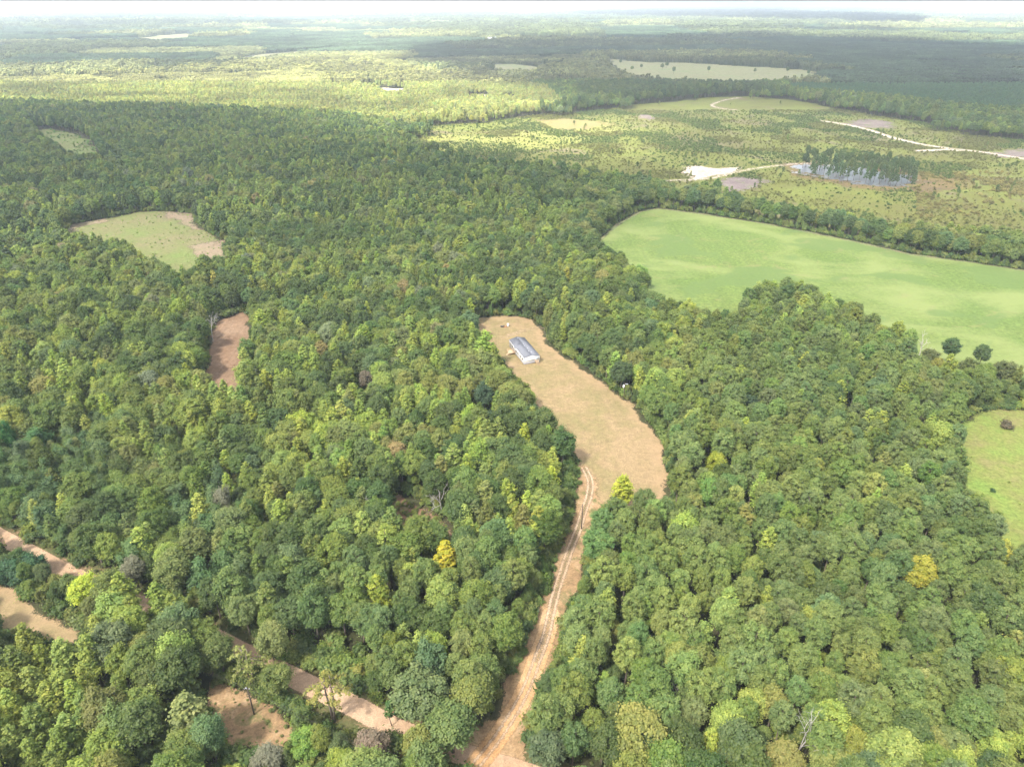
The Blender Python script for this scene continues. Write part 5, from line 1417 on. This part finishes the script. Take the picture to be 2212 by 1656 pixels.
# wooden deck on the left, wooden stairs at the near end
deck = bpy.data.objects.new('wooden_deck', None); COL.objects.link(deck); deck.location = house.location; deck.rotation_euler = house.rotation_euler
tag(deck, 'pale timber deck with railing and steps on the left side of the white house', 'deck')
dx0, dx1, dy0, dy1 = -3.7, -0.12, 13.4, 17.4
fl = MB()
for i in range(26):
    yy = dy0 + i * (dy1 - dy0) / 26; fl.box(dx0, dx1, yy, yy + (dy1 - dy0) / 26 - 0.02, SK - 0.06, SK - 0.01)
fl.build('floor', m_lumber, deck)
for (px, py) in ((dx0 + .06, dy0 + .06), (dx0 + .06, dy1 - .06), (dx1 - .1, dy0 + .06), (dx1 - .1, dy1 - .06), (dx0 + .06, (dy0 + dy1) / 2)):
    MB().box(px - .05, px + .05, py - .05, py + .05, -0.1, SK + 0.9).build('post', m_lumber, deck)
rl = MB()
def rail(m, a, b, z0, z1):
    a, b = Vector(a), Vector(b); n_ = max(2, int((b - a).length / 0.14))
    m.tube([a + Vector((0, 0, 0.9)), b + Vector((0, 0, 0.9))], 0.045, 4); m.tube([a + Vector((0, 0, 0.12)), b + Vector((0, 0, 0.12))], 0.035, 4)
    for i in range(1, n_):
        p = a.lerp(b, i / n_); m.tube([p + Vector((0, 0, 0.12)), p + Vector((0, 0, 0.9))], 0.018, 4)
rail(rl, (dx0, dy0, SK), (dx1, dy0, SK), 0, 1); rail(rl, (dx0, dy1, SK), (dx1, dy1, SK), 0, 1); rail(rl, (dx0, dy0 + 1.6, SK), (dx0, dy1, SK), 0, 1)
rl.build('railing', m_lumber, deck)
st = MB()
for i in range(5): st.box(dx0 - 0.28 * (i + 1), dx0 - 0.28 * i - 0.02, dy0 + 0.1, dy0 + 1.5, SK - 0.19 * (i + 1) - 0.04, SK - 0.19 * (i + 1))
st.build('steps', m_lumber, deck)
MB().box(dx0 + 0.1, dx1, dy0 + 0.02, dy0 + 0.06, SK - 0.28, SK - 0.07).box(dx0 + 0.02, dx0 + 0.06, dy0 + 0.1, dy1, SK - 0.28, SK - 0.07).build('rim_board', m_lumber, deck)
stairs = bpy.data.objects.new('wooden_stairs', None); COL.objects.link(stairs); stairs.location = house.location; stairs.rotation_euler = house.rotation_euler
tag(stairs, 'narrow timber stairs with railings at the near gable end of the white house', 'stairs')
s0, s1 = HW - 2.5, HW - 1.15
MB().box(s0, s1, -1.15, -0.08, SK - 0.06, SK - 0.01).build('landing', m_lumber, stairs)
st = MB()
for i in range(5): st.box(s0, s1, -1.15 - 0.28 * (i + 1), -1.15 - 0.28 * i - 0.02, SK - 0.19 * (i + 1) - 0.04, SK - 0.19 * (i + 1))
st.build('steps', m_lumber, stairs)
for px in (s0 + .05, s1 - .05):
    for py in (-1.1, -0.15): MB().box(px - .05, px + .05, py - .05, py + .05, -0.1, SK + 0.95).build('post', m_lumber, stairs)
    MB().box(px - .05, px + .05, -2.6, -2.5, -0.1, 0.95).build('post', m_lumber, stairs)
for px in (s0 + .05, s1 - .05):
    rl = MB(); rail(rl, (px, -1.15, SK), (px, -0.1, SK), 0, 1); rail(rl, (px, -2.55, 0.05), (px, -1.15, SK), 0, 1); rl.build('railing', m_lumber, stairs)
# things in the yard behind the house
bx, by = P(1091.5, 706, 0)
hp = bpy.data.objects.new('rubbish_heap', None); COL.objects.link(hp); hp.location = (bx - 1.2, by, 0)
tag(hp, 'small heap of black bags and orange bricks in the yard behind the house', 'rubbish heap')
m = MB(); rg = np.random.default_rng(2)
iv, iF = ICO1
def lump(m, c, r, rg): m.add([tuple(p) for p in iv * np.array(r) * (1 + 0.12 * rg.normal(size=(len(iv), 1))) + np.array(c)], [tuple(int(q) for q in f) for f in iF])
for k in range(5): lump(m, (-1.3 + 0.42 * k, 0.3 * rg.normal(), 0.4), (0.5, 0.5, 0.5), rg)
m.build('bags', m_black, hp)
m = MB()
for k in range(26):
    x_, y_ = 0.9 + rg.normal() * 0.45, -0.3 + rg.normal() * 0.35; z_ = 0.12 * rg.integers(0, 4)
    m.box(x_, x_ + 0.4, y_, y_ + 0.2, z_, z_ + 0.11)
m.build('bricks', m_brick, hp)
bxo = bpy.data.objects.new('utility_box', None); COL.objects.link(bxo); bxo.location = (bx + 1.6, by + 0.8, 0)
tag(bxo, 'white upright box beside the heap behind the house', 'box')
MB().box(-0.6, 0.6, -0.55, 0.55, 0.0, 1.7).build('body', m_white, bxo); MB().box(-0.66, 0.66, -0.6, 0.6, 1.702, 1.8).build('lid', m_white, bxo)
tx, ty = P(1246, 776, 0)
m = MB(); lump(m, (0, 0, 0.4), (0.9, 0.6, 0.5), rg); lump(m, (1.2, -0.2, 0.3), (0.7, 0.5, 0.4), rg); lump(m, (-0.9, 0.2, 0.25), (0.5, 0.4, 0.3), rg)
tag(m.build('debris_pile', m_black, None, loc=(tx, ty, 0)), 'small black heap at the tree edge right of the house', 'debris pile')

# ------------------------------------------------------------------ poles
def pole(name, u_, v_, h, label, gear):
    x, y = P(u_, v_, 0)
    r = bpy.data.objects.new(name, None); COL.objects.link(r); r.location = (x, y, 0); tag(r, label, 'pole', None)
    MB().tube([(0, 0, -0.5), (0.03, 0, h * 0.5), (-0.1, 0, h)], [0.21, 0.19, 0.15], 10).build('shaft', m_pole, r)
    if gear == 1:
        MB().tube([(-0.55, -0.2, h - 2.6), (-0.55, -0.2, h - 1.25)], 0.42, 12).tube([(-0.55, -0.2, h - 1.25), (-0.55, -0.2, h - 1.1)], [0.42, 0.2], 12).tube([(-0.55, -0.2, h - 1.1), (-0.55, -0.2, h - 0.8)], 0.05, 6).build('transformer', m_white, r)
        MB().tube([(-0.5, -0.2, h - 1.9), (0, 0, h - 1.9)], 0.05, 5).build('bracket', m_metal, r)
        MB().box(0.15, 1.5, -0.12, 0.12, h - 0.75, h - 0.6).build('lamp_arm', m_metal, r)
        MB().tube([(1.2, 0, h - 0.75), (1.2, 0, h - 0.95)], [0.18, 0.26], 8).build('lamp_head', m_metal, r)
    if gear == 2:
        MB().box(-0.85, 0.7, -0.3, -0.2, h - 0.75, h - 0.6).build('crossarm', m_pole, r)
        for s in (-0.75, -0.1, 0.6): MB().tube([(s, -0.25, h - 0.6), (s, -0.25, h - 0.35)], [0.06, 0.09], 6).build('insulator', m_white, r)
        MB().box(-0.35, -0.1, -0.4, -0.15, h - 0.35, h - 0.05).build('cap', m_metal, r)
    return Vector((x, y, 0))
p1 = pole('utility_pole', 1347, 864, 9.6, 'thin wooden pole with white transformer and lamp arm, right side of the yard', 1)
p2 = pole('utility_pole', 1256, 1142, 11.2, 'plain dark wooden pole standing beside the upper track', 0)
p3 = pole('utility_pole', 549, 1542, 11.0, 'dark wooden pole with crossarm on the bare ground by the dirt road', 2)
# service wire along the road, sagging from the roadside pole
dv = Vector((*(ROADC[-1] - ROADC[0]), 0)).normalized()
m = MB()
for s in (-0.75, 0.6):
    a = p3 + Vector((s, -0.25, 10.65)); 
    for sg in (-1, 1):
        b_ = a + dv * sg * 62
        pts = [a.lerp(b_, t) + Vector((0, 0, -4 * 1.5 * t * (1 - t))) for t in np.linspace(0, 1, 10)]
        m.tube(pts, 0.022, 4, cap=False)
tag(m.build('power_line', m_pole), 'thin power wires strung along the dirt road from the roadside pole', 'power line')
# single out the scattered far trees by size, colour and what they stand by
def where_far(u, v):
    if u < 1150: c = 'in the sunlit grass at left'
    elif u < 1400: c = 'near the orange bare ground' if v < 300 else 'left of the sand pad'
    elif u < 1600: c = 'by the curving sand road' if v < 270 else 'above the sand pad'
    elif u < 1760: c = 'between sand pad and pond' if v > 320 else 'in the middle of the cut land'
    elif u < 1990: c = 'below the pond' if v > 395 else 'behind the pond'
    else: c = 'right of the pond' if v > 340 else 'along the right sand road'
    return c
far_ = {}
bpy.context.view_layer.update()
for o in list(COL.objects):
    g = o.get('group', '')
    if o.parent is None and g in ('thin lone trees on the cut over land', 'slender trees in the flooded clump', 'lone trees in the far pale pasture'):
        uu1, vv1, _ = UV(o.location.x, o.location.y, 0.0); uu1, vv1 = float(uu1), float(vv1)
        t_ = o.children[0].get('tint') if o.children else None
        br = sum(t_) if t_ else 0
        if g.startswith('thin'):
            b_ = ('tall' if o.scale[2] > 0.95 else 'short') + (' broad' if o.scale[0] > 1.1 else ' thin') + ' lone tree ' + where_far(uu1, vv1)
        elif g.startswith('slender'):
            k_ = int((uu1 - 1700) // 42)
            b_ = ('bushy' if o.scale[0] < 1.0 else 'slender') + ' dark tree in the flooded clump, ' + ['western tip', 'western end', 'left of centre', 'centre', 'right of centre', 'eastern end', 'eastern tip', 'eastern tip'][max(0, min(7, k_))]
        else: b_ = 'dark lone tree in the far pale pasture'
        far_.setdefault(b_, []).append((uu1, vv1, o))
for b_, L_ in far_.items():
    rows = [('', L_)]
    if len(L_) > 9:
        L_.sort(key=lambda q: q[1]); h_ = len(L_) // 2
        rows = [(', back row', L_[:h_]), (', front row', L_[h_:])]
    for pre, R_ in rows:
        R_.sort(key=lambda q: q[0]); k_ = len(R_)
        for r_, (_, _, o) in enumerate(R_):
            if k_ == 1: q_ = ''
            elif k_ > 16: q_ = ''
            elif k_ == 2: q_ = (', left one', ', right one')[r_]
            else: q_ = ', ' + ('leftmost' if r_ == 0 else 'rightmost' if r_ == k_ - 1 else ORD[r_]) + ' of ' + NUM[k_]
            o['label'] = b_ + pre + q_

# two tiny farm buildings far off
for k, (a_, b_, lab) in enumerate(((1062, 92, 'tiny far off white shed, left one, beyond the dark wood'), (1075, 91, 'tiny far off white shed, right one, beyond the dark wood'), (1428, 178, 'small white shed in the dark wood below the far pasture'))):
    x, y = P(a_, b_, 0)
    r = bpy.data.objects.new('shed', None); COL.objects.link(r); r.location = (x, y, 0); tag(r, lab, 'shed')
    s = 3.0 if k < 2 else 1.0
    MB().box(-6 * s, 6 * s, -3 * s, 3 * s, 0, 6 * s if k < 2 else 4).build('wall', m_white, r)
    q = MB(); hh_ = 6 * s if k < 2 else 4
    slab(q, [(-6.3 * s, -3.4 * s, hh_), (6.3 * s, -3.4 * s, hh_), (6.3 * s, 0, hh_ + 1.5 * s), (-6.3 * s, 0, hh_ + 1.5 * s)], 0.2)
    slab(q, [(-6.3 * s, 0, hh_ + 1.5 * s), (6.3 * s, 0, hh_ + 1.5 * s), (6.3 * s, 3.4 * s, hh_), (-6.3 * s, 3.4 * s, hh_)], 0.2)
    q.build('roof', m_metal, r)

mxp, myp = P(805, 46, 0)
mast = bpy.data.objects.new('radio_mast', None); COL.objects.link(mast); mast.location = (mxp, myp, 0)
tag(mast, 'very thin pale radio mast far away on the hazy horizon', 'mast')
m = MB()
for a_ in range(3): m.tube([(2.2 * cos(a_ * 2.094), 2.2 * sin(a_ * 2.094), 0), (1.0 * cos(a_ * 2.094), 1.0 * sin(a_ * 2.094), 95)], 0.35, 4)
for q_ in range(30):
    a_ = q_ % 3; z_ = 3 * q_ + 2; w_ = 2.2 - 1.2 * z_ / 95
    m.tube([(w_ * cos(a_ * 2.094), w_ * sin(a_ * 2.094), z_), (w_ * cos((a_ + 1) * 2.094), w_ * sin((a_ + 1) * 2.094), z_ + 3)], 0.2, 3)
m.build('lattice', m_metal, mast)
MB().tube([(0, 0, 93), (0, 0, 106)], 0.3, 5).build('antenna', m_metal, mast)

# ------------------------------------------------------------------ the air
m_haze, nt, out = newmat('haze_air')
pv = N(nt, 'ShaderNodeVolumePrincipled'); pv.inputs['Color'].default_value = (0.80, 0.90, 1.0, 1)
pv.inputs['Density'].default_value = 0.00009; pv.inputs['Anisotropy'].default_value = 0.1
nt.links.new(pv.outputs[0], out.inputs['Volume'])
hzm = MB().box(-30000, 30000, -1500, 30000, -1.5, 176.0)
hb = hzm.build('haze', m_haze); tag(hb, 'thin pale haze over the whole land', 'haze', kind='stuff')
